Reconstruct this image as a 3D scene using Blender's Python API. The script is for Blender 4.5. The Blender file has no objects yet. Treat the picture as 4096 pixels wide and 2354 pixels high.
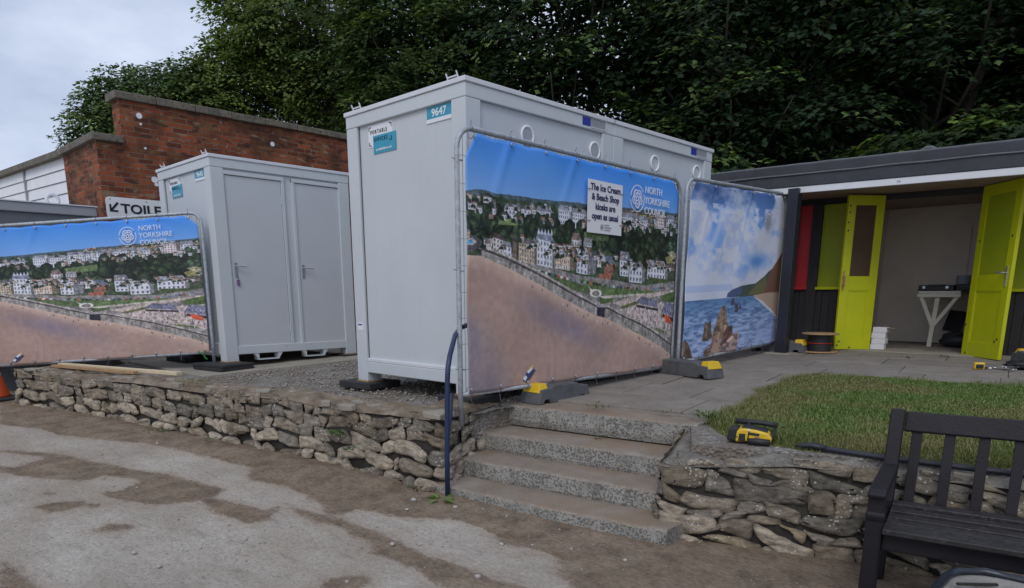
import bpy, math, random
import numpy as np
from mathutils import Vector, Matrix, noise as mnoise

S = bpy.context.scene
R = math.radians
random.seed(7)
RNG = np.random.default_rng(11)

# ------------------------------------------------------------------ camera
cam = bpy.data.cameras.new('Camera')
cam_o = bpy.data.objects.new('Camera', cam)
S.collection.objects.link(cam_o)
S.camera = cam_o
F_PX, W_PX = 2761.3, 4096.0
cam.sensor_width = 36.0
cam.lens = 36.0 * F_PX / W_PX
cam.shift_x = 0.0
cam.shift_y = (1792.7 - 1177.0) / W_PX
cam.clip_start = 0.05
cam.clip_end = 500
cam_o.location = (0, 0, 0.8275)
cam_o.rotation_euler = (math.pi / 2 - 0.2191, 0, 0.7695)

# ------------------------------------------------------------------ world: overcast sky
SUN_EL, SUN_AZ = R(46), R(152)          # azimuth clockwise from +Y
wd = bpy.data.worlds.new('World')
S.world = wd
wd.use_nodes = True
nt = wd.node_tree
nt.nodes.clear()
o_ = nt.nodes.new('ShaderNodeOutputWorld')
bg = nt.nodes.new('ShaderNodeBackground')
sky = nt.nodes.new('ShaderNodeTexSky')
sky.sky_type = 'NISHITA'
sky.sun_disc = False
sky.sun_elevation = SUN_EL
sky.sun_rotation = SUN_AZ
sky.air_density = 1.0
sky.dust_density = 2.0
tc = nt.nodes.new('ShaderNodeTexCoord')
mp = nt.nodes.new('ShaderNodeMapping')
mp.inputs['Scale'].default_value = (1.0, 1.0, 2.6)
nz = nt.nodes.new('ShaderNodeTexNoise')
nz.inputs['Scale'].default_value = 2.6
nz.inputs['Detail'].default_value = 7
nz.inputs['Roughness'].default_value = 0.55
cr = nt.nodes.new('ShaderNodeValToRGB')
cr.color_ramp.elements[0].position = 0.36
cr.color_ramp.elements[0].color = (3.5, 4.15, 5.7, 1)
cr.color_ramp.elements[1].position = 0.66
cr.color_ramp.elements[1].color = (6.5, 7.2, 8.7, 1)
mx = nt.nodes.new('ShaderNodeMix')
mx.data_type = 'RGBA'
mx.inputs[0].default_value = 0.86
nt.links.new(tc.outputs['Generated'], mp.inputs[0])
nt.links.new(mp.outputs[0], nz.inputs['Vector'])
nt.links.new(nz.outputs['Fac'], cr.inputs[0])
nt.links.new(sky.outputs[0], mx.inputs[6])
nt.links.new(cr.outputs[0], mx.inputs[7])
nt.links.new(mx.outputs[2], bg.inputs[0])
bg.inputs[1].default_value = 0.1
nt.links.new(bg.outputs[0], o_.inputs[0])

# ------------------------------------------------------------------ soft sun behind thin cloud
sl = bpy.data.lights.new('Sun', 'SUN')
sl.energy = 0.8
sl.angle = R(25)
sl.color = (1.0, 0.96, 0.9)
so = bpy.data.objects.new('Sun', sl)
S.collection.objects.link(so)
sd = Vector((math.sin(SUN_AZ) * math.cos(SUN_EL), math.cos(SUN_AZ) * math.cos(SUN_EL), math.sin(SUN_EL)))
so.rotation_euler = sd.to_track_quat('Z', 'Y').to_euler()
so.location = sd * 30

S.view_settings.view_transform = 'Standard'
S.view_settings.look = 'None'
S.view_settings.exposure = 0.28
S.view_settings.gamma = 1.0
S.render.engine = 'CYCLES'
S.cycles.use_denoising = True
S.cycles.max_bounces = 6
S.cycles.transparent_max_bounces = 8
S.cycles.sample_clamp_indirect = 4

# ================================================================== helpers
BASE = {}


def link(o):
    S.collection.objects.link(o)
    return o


def tag(o, label=None, cat=None, group=None, kind=None):
    if label: o['label'] = label
    if cat: o['category'] = cat
    if group: o['group'] = group
    if kind: o['kind'] = kind
    return o


def thing(name, loc, label, cat, group=None):
    o = bpy.data.objects.new(name, None)
    o.empty_display_size = 0.1
    o.location = loc
    link(o)
    BASE[o.name] = Vector(loc)
    return tag(o, label, cat, group)


class MB:
    """collects shapes (world coordinates) and builds them as one mesh"""

    def __init__(self):
        self.V = []
        self.Fc = []
        self.T = None

    def add(self, vs, fs):
        b = len(self.V)
        if self.T is not None:
            vs = [self.T @ Vector(v) for v in vs]
        self.V += [tuple(v) for v in vs]
        self.Fc += [tuple(b + i for i in f) for f in fs]
        return self

    def box(self, x0, x1, y0, y1, z0, z1):
        vs = [(x, y, z) for z in (z0, z1) for y in (y0, y1) for x in (x0, x1)]
        return self.add(vs, [(0, 2, 3, 1), (4, 5, 7, 6), (0, 1, 5, 4), (2, 6, 7, 3), (0, 4, 6, 2), (1, 3, 7, 5)])

    def bar(self, a, b, w, t, up=(0, 0, 1)):
        """box section beam from a to b, w wide (across), t thick (along up)"""
        a, b = Vector(a), Vector(b)
        d = (b - a).normalized()
        s = d.cross(Vector(up))
        if s.length < 1e-5: s = d.cross(Vector((1, 0, 0)))
        s.normalize()
        u = s.cross(d).normalized()
        s *= w / 2
        u *= t / 2
        vs = [a - s - u, a + s - u, a + s + u, a - s + u, b - s - u, b + s - u, b + s + u, b - s + u]
        return self.add(vs, [(0, 1, 2, 3), (7, 6, 5, 4), (0, 4, 5, 1), (1, 5, 6, 2), (2, 6, 7, 3), (3, 7, 4, 0)])

    def prism(self, poly, z0, z1):
        n = len(poly)
        a = sum(poly[i][0] * poly[(i + 1) % n][1] - poly[(i + 1) % n][0] * poly[i][1] for i in range(n))
        if a < 0: poly = poly[::-1]
        f0 = z0 if callable(z0) else (lambda x, y: z0)
        f1 = z1 if callable(z1) else (lambda x, y: z1)
        vs = [(x, y, f0(x, y)) for x, y in poly] + [(x, y, f1(x, y)) for x, y in poly]
        fs = [tuple(range(n - 1, -1, -1)), tuple(range(n, 2 * n))]
        fs += [(i, (i + 1) % n, n + (i + 1) % n, n + i) for i in range(n)]
        return self.add(vs, fs)

    def tube(self, pts, r, n=10, closed=False, r1=None):
        pts = [Vector(p) for p in pts]
        m = len(pts)
        vs, fs = [], []
        ref = None
        for i, p in enumerate(pts):
            if closed:
                d = pts[(i + 1) % m] - pts[i - 1]
            else:
                d = pts[min(i + 1, m - 1)] - pts[max(i - 1, 0)]
            d.normalize()
            if ref is None:
                ref = d.orthogonal().normalized()
            ref = (ref - d * ref.dot(d)).normalized()
            b = d.cross(ref)
            rr = r if r1 is None else r + (r1 - r) * i / (m - 1)
            if isinstance(r, (list, tuple)): rr = r[i]
            for k in range(n):
                a = 2 * math.pi * k / n
                vs.append(p + (ref * math.cos(a) + b * math.sin(a)) * rr)
        for i in range(m if closed else m - 1):
            j = (i + 1) % m
            for k in range(n):
                l = (k + 1) % n
                fs.append((i * n + k, i * n + l, j * n + l, j * n + k))
        if not closed:
            fs.append(tuple(range(n - 1, -1, -1)))
            fs.append(tuple((m - 1) * n + k for k in range(n)))
        return self.add(vs, fs)

    def lathe(self, prof, c, n=24):
        c = Vector(c)
        vs, fs = [], []
        for r_, z_ in prof:
            for k in range(n):
                a = 2 * math.pi * k / n
                vs.append(c + Vector((r_ * math.cos(a), r_ * math.sin(a), z_)))
        for i in range(len(prof) - 1):
            for k in range(n):
                l = (k + 1) % n
                fs.append((i * n + k, i * n + l, (i + 1) * n + l, (i + 1) * n + k))
        fs.append(tuple(range(n - 1, -1, -1)))
        fs.append(tuple((len(prof) - 1) * n + k for k in range(n)))
        return self.add(vs, fs)

    def poly(self, pts):
        return self.add(pts, [tuple(range(len(pts)))])

    def build(self, name, m, parent=None, smooth=False, bevel=0.0, base=None, seg=2):
        if parent is not None:
            b = BASE[parent.name]
        else:
            b = Vector(base) if base is not None else Vector((0, 0, 0))
        me = bpy.data.meshes.new(name)
        me.from_pydata([(v[0] - b.x, v[1] - b.y, v[2] - b.z) for v in self.V], [], self.Fc)
        uv = me.uv_layers.new(name='UVMap')
        A = np.zeros(len(me.loops) * 2, dtype=np.float32)
        for p in me.polygons:
            nn = p.normal
            ax = max(range(3), key=lambda k: abs(nn[k]))
            for li in p.loop_indices:
                v = self.V[me.loops[li].vertex_index]
                if ax == 0: A[2 * li], A[2 * li + 1] = v[1], v[2]
                elif ax == 1: A[2 * li], A[2 * li + 1] = v[0], v[2]
                else: A[2 * li], A[2 * li + 1] = v[0], v[1]
        uv.data.foreach_set('uv', A)
        if smooth:
            me.polygons.foreach_set('use_smooth', [True] * len(me.polygons))
        me.materials.append(m)
        o = link(bpy.data.objects.new(name, me))
        BASE[o.name] = b.copy()
        if parent is not None:
            o.parent = parent
        else:
            o.location = b
        if parent is not None and parent.type == 'MESH':
            pass
        if bevel:
            md = o.modifiers.new('Bevel', 'BEVEL')
            md.width = bevel
            md.segments = seg
            md.limit_method = 'ANGLE'
        return o


def np_mesh(name, V, Fc, m, parent=None, col=None, smooth=False, base=(0, 0, 0), k=3):
    """numpy mesh: V (n,3), Fc (m,k)"""
    b = BASE[parent.name] if parent is not None else Vector(base)
    me = bpy.data.meshes.new(name)
    V = np.asarray(V, dtype=np.float32) - np.array(b, dtype=np.float32)
    Fc = np.asarray(Fc, dtype=np.int32)
    me.vertices.add(len(V))
    me.vertices.foreach_set('co', V.ravel())
    me.loops.add(Fc.size)
    me.loops.foreach_set('vertex_index', Fc.ravel())
    me.polygons.add(len(Fc))
    me.polygons.foreach_set('loop_start', np.arange(0, Fc.size, k, dtype=np.int32))
    me.polygons.foreach_set('loop_total', np.full(len(Fc), k, dtype=np.int32))
    if smooth:
        me.polygons.foreach_set('use_smooth', np.ones(len(Fc), dtype=bool))
    if col is not None:
        a = me.color_attributes.new('Col', 'FLOAT_COLOR', 'POINT')
        c = np.ones((len(V), 4), dtype=np.float32)
        c[:, :3] = col
        a.data.foreach_set('color', c.ravel())
    me.materials.append(m)
    me.update(calc_edges=True)
    me.validate()
    o = link(bpy.data.objects.new(name, me))
    BASE[o.name] = Vector(b)
    if parent is not None: o.parent = parent
    else: o.location = b
    return o


# ------------------------------------------------------------------ materials
class N:
    def __init__(self, name):
        self.m = bpy.data.materials.new(name)
        self.m.use_nodes = True
        self.t = self.m.node_tree
        self.b = self.t.nodes['Principled BSDF']

    def n(self, typ, **kw):
        x = self.t.nodes.new('ShaderNode' + typ)
        for k_, v in kw.items(): setattr(x, k_, v)
        return x

    def l(self, a, b): self.t.links.new(a, b)

    def coord(self, kind='Object', scale=(1, 1, 1)):
        c = self.n('TexCoord')
        mpn = self.n('Mapping')
        mpn.inputs['Scale'].default_value = scale
        self.l(c.outputs[kind], mpn.inputs[0])
        return mpn.outputs[0]

    def noise(self, v, scale, detail=4, rough=0.6):
        x = self.n('TexNoise')
        x.inputs['Scale'].default_value = scale
        x.inputs['Detail'].default_value = detail
        x.inputs['Roughness'].default_value = rough
        if v is not None: self.l(v, x.inputs['Vector'])
        return x.outputs['Fac']

    def vor(self, v, scale, feature='F1', out='Distance'):
        x = self.n('TexVoronoi', feature=feature)
        x.inputs['Scale'].default_value = scale
        self.l(v, x.inputs['Vector'])
        return x.outputs[out]

    def ramp(self, f, stops):
        x = self.n('ValToRGB')
        e = x.color_ramp.elements
        while len(e) < len(stops): e.new(0.5)
        for i, (p, c) in enumerate(stops):
            e[i].position = p
            e[i].color = (*c, 1) if len(c) == 3 else c
        self.l(f, x.inputs[0])
        return x.outputs[0]

    def mix(self, f, a, b, blend='MIX'):
        x = self.n('Mix', data_type='RGBA', blend_type=blend)
        for s, i in ((f, 0), (a, 6), (b, 7)):
            if hasattr(s, 'links'): self.l(s, x.inputs[i])
            elif i == 0: x.inputs[0].default_value = s
            else: x.inputs[i].default_value = (*s, 1)
        return x.outputs[2]

    def math(self, op, a, b=0.0):
        x = self.n('Math', operation=op)
        for s, i in ((a, 0), (b, 1)):
            if hasattr(s, 'links'): self.l(s, x.inputs[i])
            else: x.inputs[i].default_value = s
        return x.outputs[0]

    def bump(self, h, strength=0.3, dist=0.01):
        x = self.n('Bump')
        x.inputs['Strength'].default_value = strength
        x.inputs['Distance'].default_value = dist
        self.l(h, x.inputs['Height'])
        self.l(x.outputs[0], self.b.inputs['Normal'])

    def base(self, c):
        if hasattr(c, 'links'): self.l(c, self.b.inputs['Base Color'])
        else: self.b.inputs['Base Color'].default_value = (*c, 1)

    def set(self, rough=0.6, metal=0.0, spec=0.5):
        self.b.inputs['Roughness'].default_value = rough
        self.b.inputs['Metallic'].default_value = metal
        self.b.inputs['Specular IOR Level'].default_value = spec
        return self


def plain(name, col, rough=0.6, var=0.12, scale=6, bump=0.0, bscale=60, metal=0.0, spec=0.5, dirt=None, dirt_amt=0.55):
    m = N(name)
    v = m.coord('Object')
    f = m.noise(v, scale, 5)
    lo = tuple(c * (1 - var) for c in col)
    hi = tuple(min(1, c * (1 + var)) for c in col)
    c = m.ramp(f, [(0.3, lo), (0.7, hi)])
    if dirt:
        d = m.noise(v, scale * 2.7, 8, 0.7)
        c = m.mix(m.ramp(d, [(dirt_amt, (0, 0, 0)), (dirt_amt + 0.12, (1, 1, 1))]), c, dirt)
    m.base(c)
    m.set(rough, metal, spec)
    if bump:
        m.bump(m.noise(v, bscale, 6), bump, 0.01)
    return m.m


M = {}
M['paint'] = plain('cabin_paint', (0.57, 0.60, 0.66), 0.42, 0.035, 1.6, 0.04, 90, spec=0.4)
M['panel'] = plain('cabin_panel', (0.56, 0.59, 0.65), 0.5, 0.03, 2.2, 0.08, 120, spec=0.35)
M['panel_door'] = plain('door_panel', (0.55, 0.575, 0.60), 0.5, 0.03, 2.2, 0.05, 120, spec=0.35)


def cabin_paint(name, col, rough):
    m_ = N(name)
    v_ = m_.coord('Object')
    c_ = m_.ramp(m_.noise(v_, 1.4, 6), [(0.3, tuple(x * .95 for x in col)), (0.7, tuple(x * 1.03 for x in col))])
    run = m_.noise(m_.coord('Object', (14, 14, .5)), 2.6, 6, 0.65)          # rain streaks
    c_ = m_.mix(m_.ramp(run, [(0.56, (0, 0, 0)), (0.80, (0.22, 0.22, 0.22))]), c_, (0.40, 0.395, 0.38))
    sc = m_.noise(v_, 7, 9, 0.78)                                        # scuffs and fingermarks
    c_ = m_.mix(m_.ramp(sc, [(0.64, (0, 0, 0)), (0.74, (0.3, 0.3, 0.3))]), c_, (0.30, 0.29, 0.27))
    m_.base(c_)
    m_.set(rough, 0, .35)
    m_.b.inputs['Roughness'].default_value = rough
    m_.bump(m_.noise(v_, 3, 4), .12, .01)
    return m_.m


M['paint'] = cabin_paint('cabin_paint', (0.575, 0.612, 0.635), .42)
M['panel'] = cabin_paint('cabin_panel', (0.56, 0.597, 0.62), .5)
M['rooflip'] = plain('cabin_roof', (0.66, 0.68, 0.71), 0.45, 0.05, 3)
M['dark_gap'] = plain('rubber_seal', (0.09, 0.09, 0.10), 0.8)
M['black'] = plain('black_plastic', (0.018, 0.018, 0.02), 0.55, 0.2, 9, 0.1)
M['rubber'] = plain('recycled_rubber', (0.03, 0.03, 0.033), 0.8, 0.25, 14, 0.5, 90)
M['fencefoot'] = plain('fence_foot_rubber', (0.10, 0.103, 0.11), 0.75, 0.25, 9, 0.5, 80, dirt=(0.13, 0.125, 0.115), dirt_amt=0.58)
M['yellow'] = plain('yellow_plastic', (0.72, 0.47, 0.02), 0.45, 0.08, 9, dirt=(0.35, 0.24, 0.03), dirt_amt=0.64)
M['galv'] = plain('galvanised_steel', (0.40, 0.43, 0.46), 0.5, 0.25, 30, 0.08, 120, metal=0.35, dirt=(0.22, 0.22, 0.21), dirt_amt=0.62)
M['wire'] = plain('fence_wire', (0.16, 0.165, 0.18), 0.5, 0.1, 20, metal=0.5)
M['steel'] = plain('bright_steel', (0.62, 0.63, 0.64), 0.28, 0.1, 20, metal=0.9)
M['rust'] = plain('rusty_steel', (0.42, 0.24, 0.10), 0.85, 0.35, 30, 0.3, 80)
M['white'] = plain('white_enamel', (0.80, 0.80, 0.81), 0.4, 0.04, 5, dirt=(0.5, 0.5, 0.5), dirt_amt=0.66)
M['whitestick'] = plain('white_sticker', (0.78, 0.79, 0.82), 0.4, 0.02, 5)
M['teal'] = plain('teal_sticker', (0.03, 0.30, 0.44), 0.4, 0.05, 8)
M['ink'] = plain('black_lettering', (0.012, 0.010, 0.02), 0.5)
M['navyink'] = plain('navy_lettering', (0.03, 0.03, 0.10), 0.5)
M['greyink'] = plain('grey_lettering', (0.30, 0.31, 0.36), 0.5)
M['whiteink'] = plain('white_lettering', (0.82, 0.83, 0.85), 0.45, 0.02)
M['blueplate'] = plain('blue_label', (0.03, 0.05, 0.30), 0.4)
M['felt'] = plain('roof_felt', (0.055, 0.057, 0.068), 0.85, 0.18, 5, 0.5, 150)
M['felt_edge'] = plain('roof_felt_seam', (0.13, 0.135, 0.145), 0.8, 0.2, 9)
M['fascia'] = plain('white_fascia', (0.74, 0.74, 0.76), 0.5, 0.05, 4, 0.05, dirt=(0.42, 0.42, 0.43), dirt_amt=0.66)
M['soffit'] = plain('soffit_board', (0.30, 0.22, 0.16), 0.7, 0.15, 3)
M['black_wood'] = plain('black_stained_timber', (0.022, 0.021, 0.023), 0.6, 0.25, 5, 0.25, 50)
M['post'] = plain('black_painted_post', (0.020, 0.022, 0.032), 0.45, 0.15, 5, 0.1, 50)
M['lime'] = plain('lime_paint', (0.50, 0.53, 0.003), 0.42, 0.07, 3, 0.08, 40, dirt=(0.22, 0.24, 0.02), dirt_amt=0.69)
M['lime_dark'] = plain('lime_panel', (0.31, 0.36, 0.008), 0.45, 0.08, 2, 0.05, 40)
M['red'] = plain('red_panel', (0.50, 0.025, 0.03), 0.45, 0.08, 2, 0.05, 40)
M['brownboard'] = plain('brown_board', (0.075, 0.042, 0.018), 0.6, 0.1, 4)
M['interior'] = plain('interior_plaster', (0.70, 0.62, 0.53), 0.85, 0.08, 1.6, 0.1, 40)
M['cream'] = plain('cream_paint', (0.62, 0.58, 0.47), 0.55, 0.06, 5)
M['ply'] = plain('plywood', (0.40, 0.25, 0.13), 0.7, 0.15, 12, 0.1, 60)
M['redcable'] = plain('red_cable', (0.40, 0.02, 0.02), 0.5)
M['cardwhite'] = plain('white_carton', (0.74, 0.74, 0.76), 0.7, 0.04, 5)
M['bench'] = plain('bench_timber', (0.017, 0.0145, 0.018), 0.5, 0.25, 4, 0.2, 70, spec=0.28)
M['bench_seat'] = plain('bench_seat_timber', (0.026, 0.023, 0.023), 0.5, 0.45, 14, 0.35, 45, dirt=(0.085, 0.075, 0.07), dirt_amt=0.56)
M['rail'] = plain('blue_painted_rail', (0.016, 0.032, 0.085), 0.4, 0.15, 9, 0.1, dirt=(0.30, 0.28, 0.25), dirt_amt=0.70)
M['timber'] = plain('pale_timber', (0.66, 0.55, 0.36), 0.7, 0.1, 7, 0.15, 40)
M['orange'] = plain('orange_plastic', (0.72, 0.11, 0.03), 0.45, 0.08, 6)
M['greyclad'] = plain('grey_cladding', (0.30, 0.315, 0.335), 0.5, 0.06, 3)
M['greydark'] = plain('dark_grey_sheet', (0.13, 0.14, 0.155), 0.6, 0.08, 3)
M['coping'] = plain('weathered_coping', (0.155, 0.135, 0.105), 0.9, 0.3, 7, 0.6, 30, dirt=(0.06, 0.065, 0.045), dirt_amt=0.52)
M['render'] = plain('rough_render', (0.36, 0.36, 0.35), 0.9, 0.3, 9, 0.4, 30)
M['weather'] = plain('white_weatherboard', (0.80, 0.81, 0.83), 0.5, 0.05, 3, dirt=(0.5, 0.5, 0.5), dirt_amt=0.66)
M['concrete'] = plain('old_concrete', (0.30, 0.27, 0.22), 0.9, 0.15, 4, 0.3, 60)
M['bark'] = plain('bark', (0.030, 0.025, 0.018), 0.9, 0.3, 9, 0.6, 30)
M['greenstrap'] = plain('green_strap', (0.04, 0.36, 0.05), 0.5)
M['sand_fill'] = plain('grey_sand', (0.27, 0.25, 0.225), 0.95, 0.25, 16, 0.7, 60, dirt=(0.12, 0.10, 0.085), dirt_amt=0.62)
M['tubblue'] = plain('tub_plastic', (0.014, 0.019, 0.03), 0.3, 0.2, 9, 0.15, 30)
M['pebble'] = plain('pale_pebble', (0.40, 0.38, 0.35), 0.8, 0.15, 30)
M['spoil'] = plain('soil_shade_tone', (0.016, 0.014, 0.010), 1.0, 0.3, 3)  # bank soil taken near black, deep shade under the trees put into its colour
M['mortar'] = plain('dark_mortar', (0.040, 0.036, 0.030), 0.95, 0.35, 12, 0.6, 40)
M['keyring'] = plain('purple_tag', (0.18, 0.10, 0.22), 0.5)


def leaf_mat(name, rough=0.5, trans=0.25):
    m = N(name)
    a = m.n('VertexColor', layer_name='Col')
    m.base(a.outputs[0])
    m.set(rough, 0, 0.12)
    out = m.t.nodes['Material Output']
    tr = m.n('BsdfTranslucent')
    m.l(m.mix(1.0, a.outputs[0], (1.1, 1.25, 0.45), 'MULTIPLY'), tr.inputs[0])
    ms = m.n('MixShader')
    ms.inputs[0].default_value = trans
    m.l(m.b.outputs[0], ms.inputs[1])
    m.l(tr.outputs[0], ms.inputs[2])
    m.l(ms.outputs[0], out.inputs[0])
    return m.m


M['leaf'] = leaf_mat('leaf_green')
M['grass'] = leaf_mat('grass_blade', 0.6, 0.3)

# brick: running bond in metres on the box-projected UV map
m = N('red_brick')
v = m.coord('UV')
wob = m.n('TexNoise'); wob.inputs['Scale'].default_value = 9; wob.inputs['Detail'].default_value = 3
m.l(v, wob.inputs['Vector'])
va = m.n('VectorMath', operation='MULTIPLY_ADD')
m.l(wob.outputs['Color'], va.inputs[0]); va.inputs[1].default_value = (0.014, 0.014, 0); m.l(v, va.inputs[2])
bt = m.n('TexBrick')
bt.offset = 0.5
m.l(va.outputs[0], bt.inputs['Vector'])
for k_, val in (('Scale', 1.0), ('Brick Width', 0.235), ('Row Height', 0.077), ('Mortar Size', 0.0075), ('Mortar Smooth', 0.25), ('Bias', -0.1)):
    bt.inputs[k_].default_value = val
bt.inputs['Color1'].default_value = (0.33, 0.090, 0.038, 1)
bt.inputs['Color2'].default_value = (0.105, 0.034, 0.022, 1)
bt.inputs['Mortar'].default_value = (0.20, 0.145, 0.11, 1)
c = bt.outputs['Color']
big = m.noise(v, 1.5, 6, 0.65)
c = m.mix(m.ramp(big, [(0.45, (0, 0, 0)), (0.60, (0.72, 0.72, 0.72))]), c, (0.055, 0.032, 0.022))
mid = m.noise(m.coord('UV', (1.3, 2.6, 1)), 2.1, 6, 0.7)
c = m.mix(m.ramp(mid, [(0.52, (0, 0, 0)), (0.66, (0.65, 0.65, 0.65))]), c, (0.20, 0.13, 0.06))
bl = m.noise(m.coord('UV', (4.2, 12.5, 1)), 0.8, 2, 0.5)
c = m.mix(m.ramp(bl, [(0.60, (0, 0, 0)), (0.64, (0.75, 0.75, 0.75))]), c, (0.045, 0.03, 0.026))
c = m.mix(m.ramp(bl, [(0.33, (0.7, 0.7, 0.7)), (0.37, (0, 0, 0))]), c, (0.30, 0.20, 0.13))
eff = m.noise(m.coord('UV', (4.5, 2.0, 1)), 2.4, 8, 0.72)
c = m.mix(m.ramp(eff, [(0.62, (0, 0, 0)), (0.68, (0.8, 0.8, 0.8))]), c, (0.46, 0.42, 0.38))
m.base(c)
m.set(0.9, 0, 0.2)
m.bump(m.math('ADD', m.math('MULTIPLY', bt.outputs['Fac'], -1.0), m.math('MULTIPLY', m.noise(v, 60, 5), 0.7)), 0.7, 0.008)
M['brick'] = m.m

# walling stone: per-stone colour attribute + grain + lichen
m = N('wall_stone')
a = m.n('VertexColor', layer_name='Col')
v = m.coord('Object')
st = m.noise(m.coord('Object', (1, 1, 2.2)), 14, 8, 0.7)
c = m.mix(1.0, a.outputs[0], m.ramp(st, [(0.28, (0.30, 0.29, 0.27)), (0.48, (0.92, 0.91, 0.89)), (0.72, (1.6, 1.56, 1.48))]), 'MULTIPLY')
lich = m.vor(v, 42)
lm = m.noise(v, 5, 3)
lc = m.math('MULTIPLY', m.math('LESS_THAN', lich, 0.27), m.math('GREATER_THAN', lm, 0.55))
c = m.mix(lc, c, (0.50, 0.49, 0.47))
dk = m.noise(v, 3.2, 6, 0.7)
c = m.mix(m.ramp(dk, [(0.5, (0, 0, 0)), (0.68, (0.6, 0.6, 0.6))]), c, (0.045, 0.043, 0.040))
m.base(c)
m.set(0.92, 0, 0.2)
m.bump(m.math('ADD', st, m.math('MULTIPLY', m.noise(v, 70, 5), 0.5)), 0.8, 0.018)
M['stone'] = m.m

# steps: exposed aggregate with dark pits on the risers
m = N('aggregate_concrete')
v = m.coord('Object')
g = m.n('NewGeometry')
sx = m.n('SeparateXYZ'); m.l(g.outputs['Normal'], sx.inputs[0])
wv = m.n('TexNoise'); wv.inputs['Scale'].default_value = 50; m.l(v, wv.inputs['Vector'])
vv = m.n('VectorMath', operation='MULTIPLY_ADD'); m.l(wv.outputs['Color'], vv.inputs[0]); vv.inputs[1].default_value = (0.03, 0.03, 0.03); m.l(v, vv.inputs[2])
pit = m.vor(vv.outputs[0], 62)
den = m.noise(v, 7, 4)
pits = m.math('LESS_THAN', pit, m.math('ADD', m.math('MULTIPLY', den, 0.75), 0.08))
spk = m.vor(vv.outputs[0], 95)
riser = m.ramp(m.noise(v, 5, 6), [(0.3, (0.27, 0.26, 0.235)), (0.7, (0.40, 0.385, 0.355))])
riser = m.mix(m.ramp(m.noise(m.coord('Object', (1, 1, .35)), 6, 7, 0.7), [(0.52, (0, 0, 0)), (0.68, (0.45, 0.45, 0.45))]), riser, (0.13, 0.115, 0.092))
riser = m.mix(m.math('MULTIPLY', pits, 0.68), riser, (0.085, 0.078, 0.066))
tread = m.ramp(m.noise(v, 3, 7, 0.7), [(0.3, (0.205, 0.165, 0.125)), (0.6, (0.30, 0.265, 0.225)), (0.8, (0.36, 0.33, 0.29))])
tread = m.mix(m.ramp(m.noise(v, 2.2, 7, 0.7), [(0.42, (0, 0, 0)), (0.6, (0.75, 0.75, 0.75))]), tread, (0.26, 0.185, 0.125))
tread = m.mix(m.ramp(spk, [(0.1, (0.35, 0.35, 0.35)), (0.3, (0, 0, 0))]), tread, (0.46, 0.44, 0.41))
up = m.ramp(sx.outputs['Z'], [(0.45, (0, 0, 0)), (0.75, (1, 1, 1))])
m.base(m.mix(up, riser, tread))
m.set(0.92, 0, 0.2)
m.bump(m.math('ADD', m.math('MULTIPLY', pits, -0.6), m.noise(v, 80, 5)), 0.6, 0.008)
M['step'] = m.m

# path: pale worn concrete, with drifts of brown sand (attribute 'Col' red = sand cover)
m = N('path_surface')
v = m.coord('Object')
a = m.n('VertexColor', layer_name='Col')
sr = m.n('SeparateColor'); m.l(a.outputs[0], sr.inputs[0])
edge = m.math('ADD', m.math('MULTIPLY', m.noise(m.coord('Object', (1, 1.8, 1)), 8, 8, 0.72), 0.6), m.math('MULTIPLY', m.noise(v, 45, 5, 0.7), 0.4))
cov = m.math('ADD', sr.outputs[0], m.math('MULTIPLY', m.math('SUBTRACT', edge, 0.5), 1.15))
film = m.ramp(cov, [(0.05, (0, 0, 0)), (0.5, (0.42, 0.42, 0.42))])
cov = m.ramp(cov, [(0.42, (0, 0, 0)), (0.58, (1, 1, 1))])
conc = m.ramp(m.noise(v, 1.6, 7, 0.65), [(0.3, (0.37, 0.33, 0.28)), (0.5, (0.49, 0.44, 0.375)), (0.72, (0.58, 0.535, 0.465))])
conc = m.mix(m.ramp(m.noise(v, 70, 5, 0.7), [(0.36, (0.55, 0.55, 0.55)), (0.5, (0, 0, 0))]), conc, (0.22, 0.20, 0.18))
conc = m.mix(m.ramp(m.noise(v, 55, 4, 0.6), [(0.62, (0, 0, 0)), (0.72, (0.6, 0.6, 0.6))]), conc, (0.62, 0.60, 0.57))
pk = m.math('MULTIPLY', m.math('LESS_THAN', m.vor(v, 16), 0.14), m.math('GREATER_THAN', m.noise(v, 4, 3), 0.5))
conc = m.mix(m.math('MULTIPLY', pk, 0.6), conc, (0.10, 0.09, 0.085))
conc = m.mix(m.ramp(m.noise(v, 2.6, 6, 0.6), [(0.56, (0, 0, 0)), (0.72, (0.5, 0.5, 0.5))]), conc, (0.33, 0.25, 0.17))
sand = m.ramp(m.noise(v, 5, 8, 0.72), [(0.28, (0.125, 0.092, 0.066)), (0.5, (0.245, 0.187, 0.135)), (0.75, (0.35, 0.28, 0.21))])
sand = m.mix(m.ramp(m.noise(m.coord('Object', (1, 2.5, 1)), 26, 7, 0.75), [(0.56, (0, 0, 0)), (0.66, (0.7, 0.7, 0.7))]), sand, (0.085, 0.062, 0.047))
conc = m.mix(film, conc, (0.36, 0.275, 0.20))
conc = m.mix(m.ramp(m.noise(m.coord('Object', (1, 1.6, 1)), 0.9, 8, 0.7), [(0.42, (0, 0, 0)), (0.62, (0.55, 0.55, 0.55))]), conc, (0.335, 0.275, 0.215))
conc = m.mix(m.ramp(m.noise(m.coord('Object', (1, 3.0, 1)), 4.5, 8, 0.75), [(0.54, (0, 0, 0)), (0.66, (0.5, 0.5, 0.5))]), conc, (0.255, 0.225, 0.19))
conc = m.mix(m.ramp(m.noise(m.coord('Object', (1, 2.2, 1)), 11, 8, 0.75), [(0.55, (0, 0, 0)), (0.68, (0.5, 0.5, 0.5))]), conc, (0.24, 0.215, 0.185))
gr = m.noise(v, 34, 6, 0.8)
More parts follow.
